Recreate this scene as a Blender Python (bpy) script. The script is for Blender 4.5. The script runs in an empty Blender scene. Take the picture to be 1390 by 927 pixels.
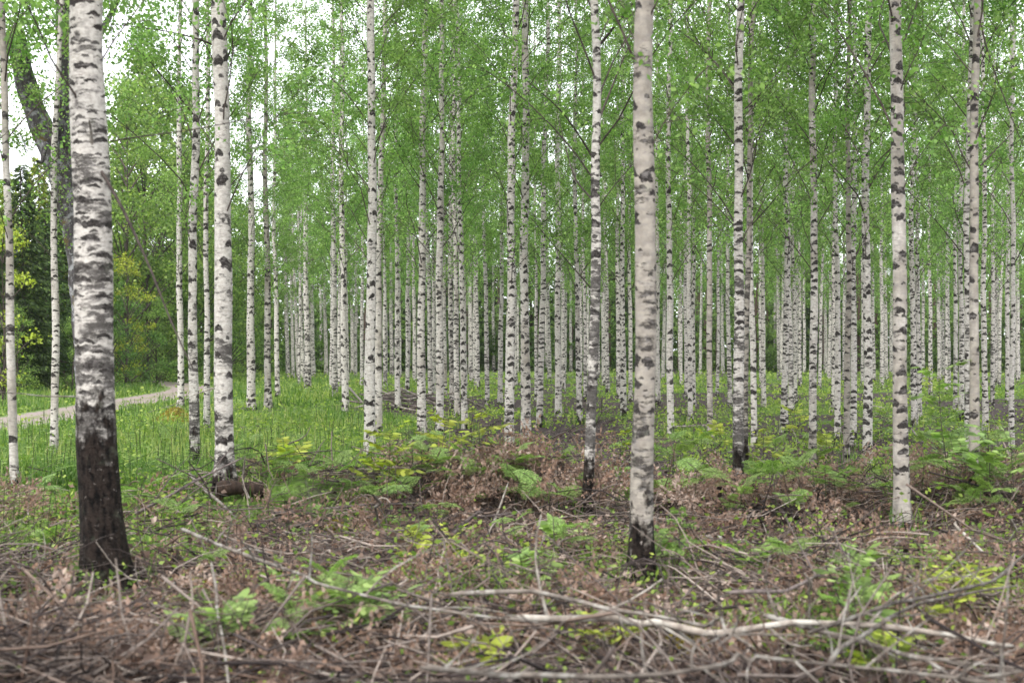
import bpy, math, random
import numpy as np
from mathutils import Vector, Matrix, Euler
SC = bpy.context.scene
COL = SC.collection
random.seed(5)
RNG = np.random.default_rng(11)
PI = math.pi
# ------------------------------------------------------------------ camera
F, CX, HZ, EYE = 1930.0, 695.0, 475.0, 1.6
cd = bpy.data.cameras.new('camera'); cam = bpy.data.objects.new('camera', cd); COL.objects.link(cam)
cam.location = (0, 0, EYE); cam.rotation_euler = (PI/2, 0, 0)
cd.sensor_width = 36; cd.lens = 36*F/1390; cd.shift_y = 0.0083
cd.clip_start = .1; cd.clip_end = 2000
cd.dof.use_dof = True; cd.dof.focus_distance = 25; cd.dof.aperture_fstop = 2.8
SC.camera = cam
# ------------------------------------------------------------------ light
SUN_EL, SUN_AZ = math.radians(52), math.radians(205)    # azimuth clockwise from +Y: behind the camera, to the left
W = bpy.data.worlds.new('World'); SC.world = W; W.use_nodes = True
nt = W.node_tree; nt.nodes.clear()
wo = nt.nodes.new('ShaderNodeOutputWorld'); bg = nt.nodes.new('ShaderNodeBackground')
sky = nt.nodes.new('ShaderNodeTexSky'); sky.sky_type = 'NISHITA'; sky.sun_disc = False
sky.sun_elevation = SUN_EL; sky.sun_rotation = SUN_AZ; sky.dust_density = 3.0
hs = nt.nodes.new('ShaderNodeHueSaturation'); hs.inputs['Saturation'].default_value = .35
mixw = nt.nodes.new('ShaderNodeMix'); mixw.data_type = 'RGBA'; mixw.inputs[0].default_value = .65
mixw.inputs[7].default_value = (9.0, 9.2, 9.6, 1)        # even cloud cover
nt.links.new(sky.outputs[0], hs.inputs['Color']); nt.links.new(hs.outputs[0], mixw.inputs[6])
nt.links.new(mixw.outputs[2], bg.inputs[0]); nt.links.new(bg.outputs[0], wo.inputs[0])
bg.inputs[1].default_value = .15
sd = bpy.data.lights.new('sun', 'SUN'); sd.energy = 1.5; sd.angle = math.radians(16); sd.color = (1, .98, .94)
sun = bpy.data.objects.new('sun', sd); COL.objects.link(sun)
sun.rotation_euler = Vector((-math.sin(SUN_AZ)*math.cos(SUN_EL), -math.cos(SUN_AZ)*math.cos(SUN_EL), -math.sin(SUN_EL))).to_track_quat('-Z', 'Y').to_euler()
SC.view_settings.view_transform = 'Standard'; SC.view_settings.look = 'None'
SC.view_settings.exposure = 1.36; SC.view_settings.gamma = 1
SC.render.engine = 'CYCLES'
SC.cycles.max_bounces = 10; SC.cycles.diffuse_bounces = 7; SC.cycles.transmission_bounces = 7; SC.cycles.glossy_bounces = 2
SC.cycles.use_denoising = True
# ------------------------------------------------------------------ node helper
class NT:
    def __init__(s, name):
        s.m = bpy.data.materials.new(name); s.m.use_nodes = True; s.t = s.m.node_tree; s.t.nodes.clear()
        s.out = s.n('OutputMaterial')
    def n(s, typ, **kw):
        o = s.t.nodes.new('ShaderNode'+typ)
        for k, v in kw.items(): setattr(o, k, v)
        return o
    def put(s, sock, v):
        if isinstance(v, bpy.types.NodeSocket): s.t.links.new(v, sock)
        elif v is not None:
            if hasattr(sock.default_value, '__len__') and len(sock.default_value) == 4 and len(v) == 3: v = (*v, 1)
            sock.default_value = v
    def math(s, op, a, b=None, c=None, clamp=False):
        o = s.n('Math', operation=op, use_clamp=clamp)
        for i, v in enumerate((a, b, c)): s.put(o.inputs[i], v)
        return o.outputs[0]
    def vec(s, op, a, b=None):
        o = s.n('VectorMath', operation=op); s.put(o.inputs[0], a); s.put(o.inputs[1], b); return o.outputs[0]
    def mix(s, f, a, b, blend='MIX'):
        o = s.n('Mix', data_type='RGBA', blend_type=blend); s.put(o.inputs[0], f); s.put(o.inputs[6], a); s.put(o.inputs[7], b); return o.outputs[2]
    def noise(s, v, scale, detail=3, rough=.55, dim='3D'):
        o = s.n('TexNoise', noise_dimensions=dim); s.put(o.inputs['Vector'], v); o.inputs['Scale'].default_value = scale
        o.inputs['Detail'].default_value = detail; o.inputs['Roughness'].default_value = rough; return o
    def ramp(s, f, lo, hi):                              # smooth 0..1 between lo and hi
        o = s.n('MapRange', interpolation_type='SMOOTHSTEP'); s.put(o.inputs[0], f); s.put(o.inputs[1], lo); s.put(o.inputs[2], hi); return o.outputs[0]
    def attr(s, name, typ='GEOMETRY'):
        return s.n('Attribute', attribute_name=name, attribute_type=typ)
    def xyz(s, x=0, y=0, z=0):
        o = s.n('CombineXYZ'); s.put(o.inputs[0], x); s.put(o.inputs[1], y); s.put(o.inputs[2], z); return o.outputs[0]
    def bsdf(s, col, rough=.8, spec=.2, bump=None, bstr=.3, bdist=.02):
        o = s.n('BsdfPrincipled'); s.put(o.inputs['Base Color'], col); s.put(o.inputs['Roughness'], rough); s.put(o.inputs['Specular IOR Level'], spec)
        if bump is not None:
            b = s.n('Bump'); b.inputs['Strength'].default_value = bstr; b.inputs['Distance'].default_value = bdist
            s.put(b.inputs['Height'], bump); s.put(o.inputs['Normal'], b.outputs[0])
        return o.outputs[0]
    def done(s, sh): s.t.links.new(sh, s.out.inputs[0]); return s.m

def leaf_material(name, c1, c2, c3, trans=.45, rough=.5, spec=.25, tboost=(1.25, 1.45, .8)):
    m = NT(name); r = m.attr('rnd').outputs['Fac']
    oi = m.n('ObjectInfo')
    pos = m.n('NewGeometry').outputs['Position']
    clump = m.noise(pos, .9, 2).outputs[0]
    col = m.mix(m.ramp(clump, .35, .65), c1, c2)
    col = m.mix(m.math('POWER', r, 3), col, c3)
    hv = m.n('HueSaturation'); m.put(hv.inputs['Color'], col)
    m.put(hv.inputs['Value'], m.math('MULTIPLY_ADD', r, .85, m.math('MULTIPLY_ADD', oi.outputs['Random'], .3, .45)))
    m.put(hv.inputs['Hue'], m.math('MULTIPLY_ADD', oi.outputs['Random'], .016, .492))
    c = hv.outputs[0]
    d = m.bsdf(c, rough, spec)
    t = m.n('BsdfTranslucent'); m.put(t.inputs[0], m.mix(1, c, (*tboost, 1), 'MULTIPLY'))
    mx = m.n('MixShader'); mx.inputs[0].default_value = trans
    m.t.links.new(d, mx.inputs[1]); m.t.links.new(t.outputs[0], mx.inputs[2])
    return m.done(mx.outputs[0])

def birch_bark():
    # obj.color: r tan, g number of marks, b overall mess, a height of the dark base (x2 m)
    m = NT('birch_bark')
    oi = m.n('ObjectInfo'); sep = m.n('SeparateColor'); m.put(sep.inputs[0], oi.outputs['Color'])
    tan, marks, mess, basea = sep.outputs[0], sep.outputs[1], sep.outputs[2], oi.outputs['Alpha']
    uv = m.n('UVMap').outputs[0]
    su = m.n('SeparateXYZ'); m.put(su.inputs[0], uv); U, V = su.outputs[0], su.outputs[1]
    off = m.math('MULTIPLY', oi.outputs['Random'], 53.0)
    P = m.vec('ADD', uv, m.xyz(off, m.math('MULTIPLY', off, 1.7), 0))
    wob = m.noise(P, 11, 3).outputs['Color']
    wob2 = m.noise(P, 45, 2).outputs['Color']
    Pd = m.vec('ADD', P, m.vec('MULTIPLY', m.vec('SUBTRACT', wob, (.5, .5, .5)), (.05, .05, 0)))
    Pd = m.vec('ADD', Pd, m.vec('MULTIPLY', m.vec('SUBTRACT', wob2, (.5, .5, .5)), (.035, .022, 0)))
    rv = m.math('FRACT', m.math('MULTIPLY', oi.outputs['Random'], 91.7)); rw = m.math('FRACT', m.math('MULTIPLY', oi.outputs['Random'], 37.3))
    var = m.xyz(m.math('MULTIPLY_ADD', rv, .6, .65), m.math('MULTIPLY_ADD', rw, .8, .6), 1)
    def scars(sx, sy, lo, hi, chev, prob, seed):
        Ps = m.vec('ADD', m.vec('MULTIPLY', m.vec('MULTIPLY', Pd, var), (1/sx, 1/sy, 0)), (seed, seed*1.3, 0))
        v = m.n('TexVoronoi', voronoi_dimensions='2D', feature='F1'); m.put(v.inputs['Vector'], Ps); v.inputs['Scale'].default_value = 1; v.inputs['Randomness'].default_value = .95
        dd = m.n('SeparateXYZ'); m.put(dd.inputs[0], m.vec('SUBTRACT', Ps, v.outputs['Position']))
        cc = m.n('SeparateColor'); m.put(cc.inputs[0], v.outputs['Color'])
        dx = m.math('ABSOLUTE', dd.outputs[0])
        dy = m.math('ADD', dd.outputs[1], m.math('MULTIPLY', dx, chev))
        dist = m.math('SQRT', m.math('ADD', m.math('POWER', m.math('MULTIPLY', dx, .85), 2), m.math('POWER', m.math('MULTIPLY', dy, 2.3), 2)))
        size = m.math('MULTIPLY_ADD', cc.outputs[0], hi-lo, lo)
        on = m.math('LESS_THAN', cc.outputs[1], prob)
        e = m.math('SUBTRACT', size, dist)
        return m.math('MULTIPLY', m.ramp(e, -.02, .09), on)
    big = scars(.125, .13, .24, .68, .38, m.math('MULTIPLY_ADD', marks, .75, .22), 0)
    small = scars(.06, .07, .16, .55, .2, m.math('MULTIPLY_ADD', marks, .6, .05), 7.3)
    len_ = m.noise(m.vec('MULTIPLY', Pd, (9, 75, 1)), 1, 2, .6).outputs[0]
    lent = m.math('MULTIPLY', m.ramp(len_, .57, .70), .75)
    messn = m.noise(m.vec('MULTIPLY', Pd, (5.2, 19, 1)), 1, 5, .74).outputs[0]
    gate = m.noise(m.vec('MULTIPLY', Pd, (1.9, 3.1, 1)), 1, 5, .7).outputs[0]
    messn = m.math('ADD', m.math('MULTIPLY', messn, .55), m.math('MULTIPLY', gate, .56))
    messf = m.ramp(m.math('ADD', messn, m.math('MULTIPLY', mess, m.math('MULTIPLY_ADD', V, -.055, .27))), .635, .70)
    patch = m.noise(m.vec('MULTIPLY', P, (3.0, 1.3, 1)), 1, 4, .6).outputs[0]
    white = m.mix(m.ramp(m.noise(P, 30, 3).outputs[0], .3, .7), (.46, .43, .39), (.33, .308, .278))
    tanc = m.mix(m.ramp(m.noise(P, 14, 4).outputs[0], .3, .7), (.29, .262, .222), (.185, .164, .14))
    col = m.mix(m.ramp(m.math('ADD', patch, m.math('MULTIPLY_ADD', tan, .62, -.31)), .42, .66), white, tanc)
    stain = m.ramp(m.noise(m.vec('MULTIPLY', P, (18, 2.2, 1)), 1, 4, .65).outputs[0], .58, .78)
    col = m.mix(m.math('MULTIPLY', stain, .5), col, (.17, .14, .12))
    dark = m.mix(m.ramp(m.noise(P, 60, 3).outputs[0], .3, .7), (.009, .008, .0075), (.045, .039, .036))
    col = m.mix(lent, col, (.17, .145, .13))
    mk = m.math('MAXIMUM', big, m.math('MULTIPLY', small, .9))
    mk = m.math('MAXIMUM', mk, m.math('MULTIPLY', messf, .9))
    # dark, cracked foot
    crack = m.noise(m.vec('MULTIPLY', Pd, (34, 9, 1)), 1, 4, .6).outputs[0]
    edge = m.noise(m.vec('MULTIPLY', P, (11, 5, 1)), 1, 4, .6).outputs[0]
    hgt = m.math('MULTIPLY_ADD', basea, 2.0, m.math('MULTIPLY_ADD', edge, -1.9, .95))
    foot = m.ramp(m.math('SUBTRACT', hgt, V), -.10, .22)
    footc = m.mix(m.ramp(crack, .36, .6), (.003, .0026, .0024), (.022, .016, .013))
    footc = m.mix(m.ramp(m.noise(P, 22, 4, .65).outputs[0], .63, .70), footc, (.30, .265, .24))
    col = m.mix(mk, col, dark)
    col = m.mix(foot, col, footc)
    mott = m.ramp(m.noise(m.vec('MULTIPLY', P, (12, 26, 1)), 1, 5, .72).outputs[0], .48, .64)
    col = m.mix(m.math('MULTIPLY', m.math('MULTIPLY', mott, .55), m.math('SUBTRACT', 1, foot)), col, (.19, .175, .165))
    # faint lichen and algae
    lich = m.ramp(m.noise(P, 5, 4, .6).outputs[0], .6, .75)
    col = m.mix(m.math('MULTIPLY', lich, .32), col, (.17, .19, .13))
    h = m.math('ADD', m.math('MULTIPLY', mk, -.5), m.math('MULTIPLY', m.math('MULTIPLY', crack, foot), 3.0))
    h = m.math('ADD', h, m.math('MULTIPLY', m.noise(m.vec('MULTIPLY', P, (20, 60, 1)), 1, 3).outputs[0], .25))
    return m.done(m.bsdf(col, .78, .08, h, .8, .015))

def rough_bark(name, a, b, lich=None, lf=.0, moss=0, st=(22, 22, 6)):
    m = NT(name); oi = m.n('ObjectInfo')
    co = m.n('TexCoord').outputs['Object']; P = m.vec('ADD', co, m.xyz(m.math('MULTIPLY', oi.outputs['Random'], 31), 0, 0))
    n1 = m.noise(m.vec('MULTIPLY', P, st), 1, 5, .65).outputs[0]
    col = m.mix(m.ramp(n1, .3, .7), a, b)
    if lich: col = m.mix(m.math('MULTIPLY', m.ramp(m.noise(P, 9, 5, .7).outputs[0], .5-lf*.12, .62), .85), col, lich)
    if moss: col = m.mix(m.ramp(m.noise(P, 2.1, 4, .6).outputs[0], .60, .68), col, (.075, .055, .018))
    hv = m.n('HueSaturation'); m.put(hv.inputs['Color'], col); m.put(hv.inputs['Value'], m.math('MULTIPLY_ADD', oi.outputs['Random'], .7, .65))
    return m.done(m.bsdf(hv.outputs[0], .85, .15, n1, .6, .02))

def litter_material(name, cols, trans=0):
    m = NT(name); r = m.attr('rnd').outputs['Fac']
    rp = m.n('ValToRGB'); m.put(rp.inputs[0], r); e = rp.color_ramp.elements
    while len(e) < len(cols): e.new(.5)
    for i, c in enumerate(cols): e[i].position = i/(len(cols)-1); e[i].color = (*c, 1)
    pos = m.n('NewGeometry').outputs['Position']
    c = m.mix(m.ramp(m.noise(pos, 25, 3).outputs[0], .3, .7), rp.outputs[0], m.mix(1, rp.outputs[0], (.62, .6, .58), 'MULTIPLY'))
    d = m.bsdf(c, .8, .15)
    if not trans: return m.done(d)
    t = m.n('BsdfTranslucent'); m.put(t.inputs[0], c); mx = m.n('MixShader'); mx.inputs[0].default_value = trans
    m.t.links.new(d, mx.inputs[1]); m.t.links.new(t.outputs[0], mx.inputs[2]); return m.done(mx.outputs[0])

def ground_material():
    m = NT('forest_floor'); pos = m.n('NewGeometry').outputs['Position']
    g = m.attr('green').outputs['Fac']; b = m.attr('litter').outputs['Fac']
    n1 = m.noise(pos, 3.2, 5, .62).outputs[0]; n2 = m.noise(pos, 22, 4, .65).outputs[0]; n3 = m.noise(pos, 90, 2, .6).outputs[0]
    humus = m.mix(m.ramp(n2, .3, .7), (.026, .020, .020), (.085, .066, .064))  # soil and litter darkened, shade of the gaps put into their colour
    lit = m.mix(m.ramp(n2, .35, .65), (.10, .072, .06), (.026, .02, .018))
    lit = m.mix(m.ramp(n3, .58, .66), lit, (.26, .20, .165))
    grass = m.mix(m.ramp(n2, .3, .7), (.055, .10, .020), (.10, .155, .035))
    col = m.mix(m.ramp(m.math('ADD', b, m.math('MULTIPLY_ADD', n1, .8, -.4)), .35, .65), humus, lit)
    col = m.mix(m.ramp(m.math('ADD', g, m.math('MULTIPLY_ADD', n1, 1.1, -.55)), .38, .62), col, grass)
    h = m.math('ADD', m.math('MULTIPLY', n2, .7), m.math('MULTIPLY', n3, .3))
    return m.done(m.bsdf(col, .95, .05, h, .9, .05))

def road_material():
    m = NT('gravel'); pos = m.n('NewGeometry').outputs['Position']
    n1 = m.noise(pos, 1.6, 4, .6).outputs[0]; n2 = m.noise(pos, 26, 4, .7).outputs[0]
    col = m.mix(m.ramp(n2, .3, .7), (.25, .205, .185), (.16, .13, .12))
    t = m.attr('across').outputs['Fac']                    # 0..1 across the road: dirty strip between the wheel tracks
    mid = m.math('ABSOLUTE', m.math('SUBTRACT', t, .5))
    strip = m.math('MULTIPLY', m.math('SUBTRACT', 1, m.ramp(mid, .05, .15)), m.ramp(n1, .42, .58))
    col = m.mix(m.math('MULTIPLY', strip, .9), col, (.13, .14, .06))
    edge = m.ramp(m.math('ADD', mid, m.math('MULTIPLY_ADD', n1, .34, -.17)), .36, .44)
    col = m.mix(edge, col, (.10, .14, .045))
    return m.done(m.bsdf(col, .9, .1, n2, .5, .02))

M = dict(
 bark=birch_bark(),
 twig=rough_bark('birch_twig_bark', (.030, .022, .020), (.085, .066, .058)),
 oak=rough_bark('oak_bark', (.022, .019, .019), (.07, .063, .064), (.19, .19, .195), .1, 1),
 conifer=rough_bark('conifer_bark', (.05, .035, .028), (.13, .085, .065)),
 dead=rough_bark('dead_wood', (.045, .036, .031), (.15, .128, .108), (.22, .208, .185), .1, 0, (13, 13, 13)),
 deaddark=rough_bark('dark_dead_wood', (.045, .036, .034), (.13, .105, .098)),
 pale=rough_bark('pale_dead_wood', (.085, .069, .057), (.215, .187, .158), (.27, .255, .225), .1, 0, (13, 13, 13)),
 rot=rough_bark('rotten_wood', (.016, .011, .009), (.06, .038, .027)),
 leaf=leaf_material('birch_leaf', (.084, .170, .034), (.125, .22, .050), (.22, .31, .10), .55, .5, .25, (1.2, 1.35, .9)),
 lime=leaf_material('young_oak_leaf', (.16, .20, .022), (.24, .27, .03), (.30, .33, .06)),
 brightl=leaf_material('bright_shrub_leaf', (.095, .172, .04), (.135, .225, .055), (.23, .29, .08), .5),
 shrubl=leaf_material('shrub_leaf', (.085, .155, .036), (.125, .205, .055), (.18, .26, .08), .48),
 deepl=leaf_material('dark_leaf', (.045, .095, .02), (.07, .135, .03), (.11, .18, .04), .42),
 spruce=leaf_material('spruce_needles', (.022, .045, .014), (.036, .07, .018), (.09, .14, .03), .2, .6, .2),
 litspruce=leaf_material('lit_spruce_needles', (.12, .17, .025), (.18, .225, .035), (.25, .29, .05), .35),  # lit copy of the spruce needles, the light is in the colour
 fern=leaf_material('fern_frond', (.115, .19, .042), (.155, .23, .062), (.22, .29, .10), .45),
 ferndk=litter_material('fern_stalk', [(.035, .055, .018), (.06, .09, .025)]),
 herb=leaf_material('herb_leaf', (.09, .155, .03), (.15, .215, .045), (.26, .29, .06), .45),
 grass=leaf_material('grass_blade', (.060, .132, .020), (.098, .182, .032), (.24, .23, .09), .4),
 moss=litter_material('moss', [(.10, .085, .012), (.20, .165, .02), (.30, .24, .03)]),
 dleaf=litter_material('dead_leaves', [(.026, .018, .016), (.075, .050, .040), (.21, .148, .12), (.18, .108, .075), (.44, .345, .29)], .25),
 bracken=litter_material('bracken_dead', [(.085, .052, .037), (.21, .14, .108), (.31, .22, .175), (.23, .14, .095), (.42, .33, .275)], .25),
 straw=litter_material('dead_stalks', [(.018, .014, .014), (.045, .034, .032), (.085, .068, .061), (.175, .145, .127), (.105, .066, .048), (.36, .31, .27)]),
 ground=ground_material(), road=road_material())
# ------------------------------------------------------------------ mesh helpers
def mk(name, V, Q=None, T=None, rnd=None, mat=None, uv=None, smooth=False, fattr=None):
    me = bpy.data.meshes.new(name)
    V = np.asarray(V, np.float32).reshape(-1, 3)
    Q = np.zeros((0, 4), np.int32) if Q is None else np.asarray(Q, np.int32).reshape(-1, 4)
    T = np.zeros((0, 3), np.int32) if T is None else np.asarray(T, np.int32).reshape(-1, 3)
    loops = np.concatenate([Q.ravel(), T.ravel()]).astype(np.int32)
    st = np.concatenate([np.arange(len(Q))*4, len(Q)*4+np.arange(len(T))*3]).astype(np.int32)
    me.vertices.add(len(V)); me.vertices.foreach_set('co', V.ravel())
    me.loops.add(len(loops)); me.loops.foreach_set('vertex_index', loops)
    me.polygons.add(len(st)); me.polygons.foreach_set('loop_start', st)
    if rnd is not None:
        a = me.attributes.new('rnd', 'FLOAT', 'FACE'); a.data.foreach_set('value', np.asarray(rnd, np.float32))
    for k, v in (fattr or {}).items():
        a = me.attributes.new(k, 'FLOAT', 'POINT'); a.data.foreach_set('value', np.asarray(v, np.float32))
    if uv is not None:
        l = me.uv_layers.new(name='UVMap'); l.data.foreach_set('uv', np.asarray(uv, np.float32)[loops].ravel())
    if mat: me.materials.append(mat)
    me.update()
    if smooth: me.polygons.foreach_set('use_smooth', np.ones(len(st), bool))
    return me
def cat(parts):                                             # join (V,Q,rnd) triples
    Vs, Qs, R, o = [], [], [], 0
    for V, Q, r in parts:
        Vs.append(V); Qs.append(Q+o); R.append(r); o += len(V)
    return np.concatenate(Vs), np.concatenate(Qs), np.concatenate(R)
def nrm(a): return a/np.maximum(np.linalg.norm(a, axis=-1, keepdims=True), 1e-9)
def tubes(P, R, S=4, cap=True):                             # P (M,K,3), R (M,K): M tubes -> V,Q
    P = np.asarray(P, float); R = np.asarray(R, float)
    if P.ndim == 2: P, R = P[None], R[None]
    Mn, K, _ = P.shape
    T = nrm(np.gradient(P, axis=1))
    ref = np.where(np.abs(T[..., 2:3]) < .8, np.array([0, 0, 1.]), np.array([0, -1., 0]))
    ref = np.broadcast_to(ref[:, :1], T.shape)
    A = nrm(np.cross(ref, T)); B = np.cross(T, A)
    ang = np.arange(S)*2*PI/S
    V = P[:, :, None] + R[:, :, None, None]*(A[:, :, None]*np.cos(ang)[:, None]+B[:, :, None]*np.sin(ang)[:, None])
    idx = np.arange(Mn*K*S).reshape(Mn, K, S)
    Q = np.stack([idx[:, :-1], np.roll(idx, -1, 2)[:, :-1], np.roll(idx, -1, 2)[:, 1:], idx[:, 1:]], -1).reshape(-1, 4)
    if cap and S == 4: Q = np.concatenate([Q, idx[:, -1].reshape(-1, 4), idx[:, 0, ::-1].reshape(-1, 4)])
    return V.reshape(-1, 3), Q
def rdir(n, rng=RNG): return nrm(rng.normal(size=(n, 3)))
def leaves(C, A, L, Wd, rng=RNG, fold=0):                   # diamond leaves: base C, axis A, length L, half width Wd
    n = len(C); A = nrm(A); B = nrm(np.cross(A, rdir(n, rng))); N = np.cross(A, B)
    L = np.broadcast_to(L, n)[:, None]; Wd = np.broadcast_to(Wd, n)[:, None]
    V = np.stack([C, C+A*L*.42+B*Wd+N*L*fold, C+A*L, C+A*L*.42-B*Wd+N*L*fold], 1).reshape(-1, 3)
    return V, np.arange(n*4).reshape(n, 4), rng.random(n)
def obj(name, me, parent=None, loc=None, kind=None, color=None):
    o = bpy.data.objects.new(name, me); COL.objects.link(o)
    if parent is not None: o.parent = parent
    if loc is not None: o.location = loc
    if kind: o['kind'] = kind
    if color is not None: o.color = color
    return o
PENDING = []                                                # (object, base label, u) -> labels made unique at the end
def tag(o, label, category, group=None, u=None):
    o['category'] = category
    if group: o['group'] = group
    o['label'] = label
    if u is not None: PENDING.append((o, label, u))
    return o
def thing(name, loc, rz=0, scale=1):
    o = bpy.data.objects.new(name, None); COL.objects.link(o); o.location = loc; o.rotation_euler = (0, 0, rz)
    o.empty_display_size = .1; o.scale = (scale,)*3
    return o
# ------------------------------------------------------------------ terrain
def vnoise(x, y, s, seed):
    x = np.asarray(x, float)/s; y = np.asarray(y, float)/s
    xi = np.floor(x); yi = np.floor(y); fx = x-xi; fy = y-yi; fx = fx*fx*(3-2*fx); fy = fy*fy*(3-2*fy)
    def h(a, b):
        v = np.sin(a*127.1+b*311.7+seed*74.7)*43758.5453; return v-np.floor(v)
    return (h(xi, yi)*(1-fx)+h(xi+1, yi)*fx)*(1-fy)+(h(xi, yi+1)*(1-fx)+h(xi+1, yi+1)*fx)*fy
def fb(x, y, s, seed): return .6*vnoise(x, y, s, seed)+.28*vnoise(x, y, s*.45, seed+3)+.12*vnoise(x, y, s*.2, seed+7)
def sst(a, lo, hi): t = np.clip((a-lo)/(hi-lo), 0, 1); return t*t*(3-2*t)
def clear(x, y):
    c = 1.
    for a, b in ((-2.68, 8.75), (.88, 8.85), (3.47, 11.8)): c = c*(1-np.exp(-((x-a)/.55)**4-((y-b)/1.1)**4))
    return c
def road_x(y): return -10.8-(np.asarray(y, float)-30)*.058-np.maximum(np.asarray(y, float)-51, 0)**2*.013
RW = 1.12
def ground(x, y):
    x = np.asarray(x, float); y = np.asarray(y, float)
    near = 1-sst(y, 12, 19)
    z = .10*(fb(x, y, 3.0, 1)-.5)+.24*(fb(x, y, .9, 2)-.5)*near*.8+.10*(fb(x, y, .33, 4)-.5)*near
    r1 = np.exp(-((y-13.9-.5*(vnoise(x, y*0, 1.6, 5)-.5))/.75)**2)*sst(x, -3.5, -2.4)*(1-sst(x, .4, 1.0))
    r2 = np.exp(-((y-13.2-.5*(vnoise(x, y*0, 1.4, 6)-.5))/.8)**2)*sst(x, 1.0, 1.6)
    z = z+.42*r1*(.5+1.0*fb(x, y, .5, 8))+(.18+.10*sst(x, 3, 5))*r2*(.5+1.0*fb(x, y, .5, 9))
    z = z+.45*np.clip(fb(x, y, 1.7, 12)-.52, 0, 1)*2*near*sst(y, 6.5, 8)*(.6+.8*fb(x, y, .35, 13))
    z = z*(.15+.85*clear(x, y))
    z = z+.25*np.exp(-((x+4.2)/2.6)**2-((y-42)/9)**2)        # low rise in the grass
    rd = np.abs(x-road_x(y))
    z = z*sst(rd, 1.2, 2.6)
    z = z+.5*sst(-(x-road_x(y)), 2.0, 7.0)*sst(y, 20, 34)
    return z
def greenness(x, y):
    n = fb(x, y, 2.6, 21); n2 = fb(x, y, 7., 22)
    left = 1-sst(x+.10*(y-15), -4.2+4.4*.3, 1.2)             # the grassy side by the road
    g = .26+.72*left+1.5*(n-.5)+.7*(n2-.5)-.35*np.exp(-((x-.6)/2.6)**2-((y-21)/6)**2)
    g = g*sst(y, 12.5, 15.5)+(.14+1.9*(fb(x, y, 1.5, 23)-.5))*(1-sst(y, 12.5, 15.5))
    g = np.where((y < 15.5) & (x < -2.3), np.maximum(g, .85*sst(y, 9.6, 11.2)*(.6+.6*n)), g)
    g = g+.25*sst(y, 42, 60)
    return np.clip(g, 0, 1)
def litterness(x, y):
    return np.clip((1-sst(y, 13.6, 17))*(.55+.9*(fb(x, y, 1.7, 31)-.5))+.25*(fb(x, y, 4, 32))*sst(x, 0, 4), 0, 1)
def axis(segs):
    out = []
    for a, b, st in segs: out.append(np.arange(a, b, st))
    out.append([segs[-1][1]]); return np.concatenate(out)
gx = axis([(-400, -120, 40), (-120, -40, 8), (-40, -12, 1), (-12, -6, .3), (-6, 6, .12), (6, 12, .3), (12, 40, 1), (40, 120, 8), (120, 400, 40)])
gy = axis([(-60, 0, 6), (0, 5, .6), (5, 19, .12), (19, 34, .4), (34, 90, 1.1), (90, 160, 8), (160, 700, 60)])
GX, GY = np.meshgrid(gx, gy)
idx = np.arange(GX.size).reshape(GX.shape)
q = np.stack([idx[:-1, :-1], idx[:-1, 1:], idx[1:, 1:], idx[1:, :-1]], -1).reshape(-1, 4)
gme = mk('forest_floor', np.stack([GX, GY, ground(GX, GY)], -1), q, mat=M['ground'], smooth=True,
         fattr={'green': greenness(GX, GY).ravel(), 'litter': litterness(GX, GY).ravel()})
obj('forest_floor', gme, kind='structure')
ry = np.concatenate([np.arange(4, 60, 1.5), np.arange(60, 100, 1.0)]); tt = np.linspace(0, 1, 9)
RX = road_x(ry)[:, None]+(tt-.5)*2*RW; RY = np.broadcast_to(ry[:, None], RX.shape)
RZ = ground(RX, RY)+.03+.035*(1-np.abs(tt-.5)*2)-.02*np.exp(-((np.abs(tt-.5)-.25)/.09)**2)
idx = np.arange(RX.size).reshape(RX.shape); q = np.stack([idx[:-1, :-1], idx[:-1, 1:], idx[1:, 1:], idx[1:, :-1]], -1).reshape(-1, 4)
obj('gravel_road', mk('gravel_road', np.stack([RX, RY, RZ], -1), q, mat=M['road'], smooth=True, fattr={'across': np.broadcast_to(tt, RX.shape).ravel()}), kind='structure')
def hit(u, v, lift=0.):                                     # where the sight line (u,v) meets the ground (+lift)
    kx, kz = (u-CX)/F, -(v-HZ)/F
    ds = np.concatenate([np.arange(3, 30, .03), np.arange(30, 140, .15)])
    e = EYE+kz*ds-ground(kx*ds, ds)-lift
    i = int(np.argmax(e < 0)) if (e < 0).any() else len(ds)-1
    d = float(ds[i]); return np.array([kx*d, d, float(ground(kx*d, d))+lift])
def u_of(x, y): return CX+F*x/y
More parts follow.
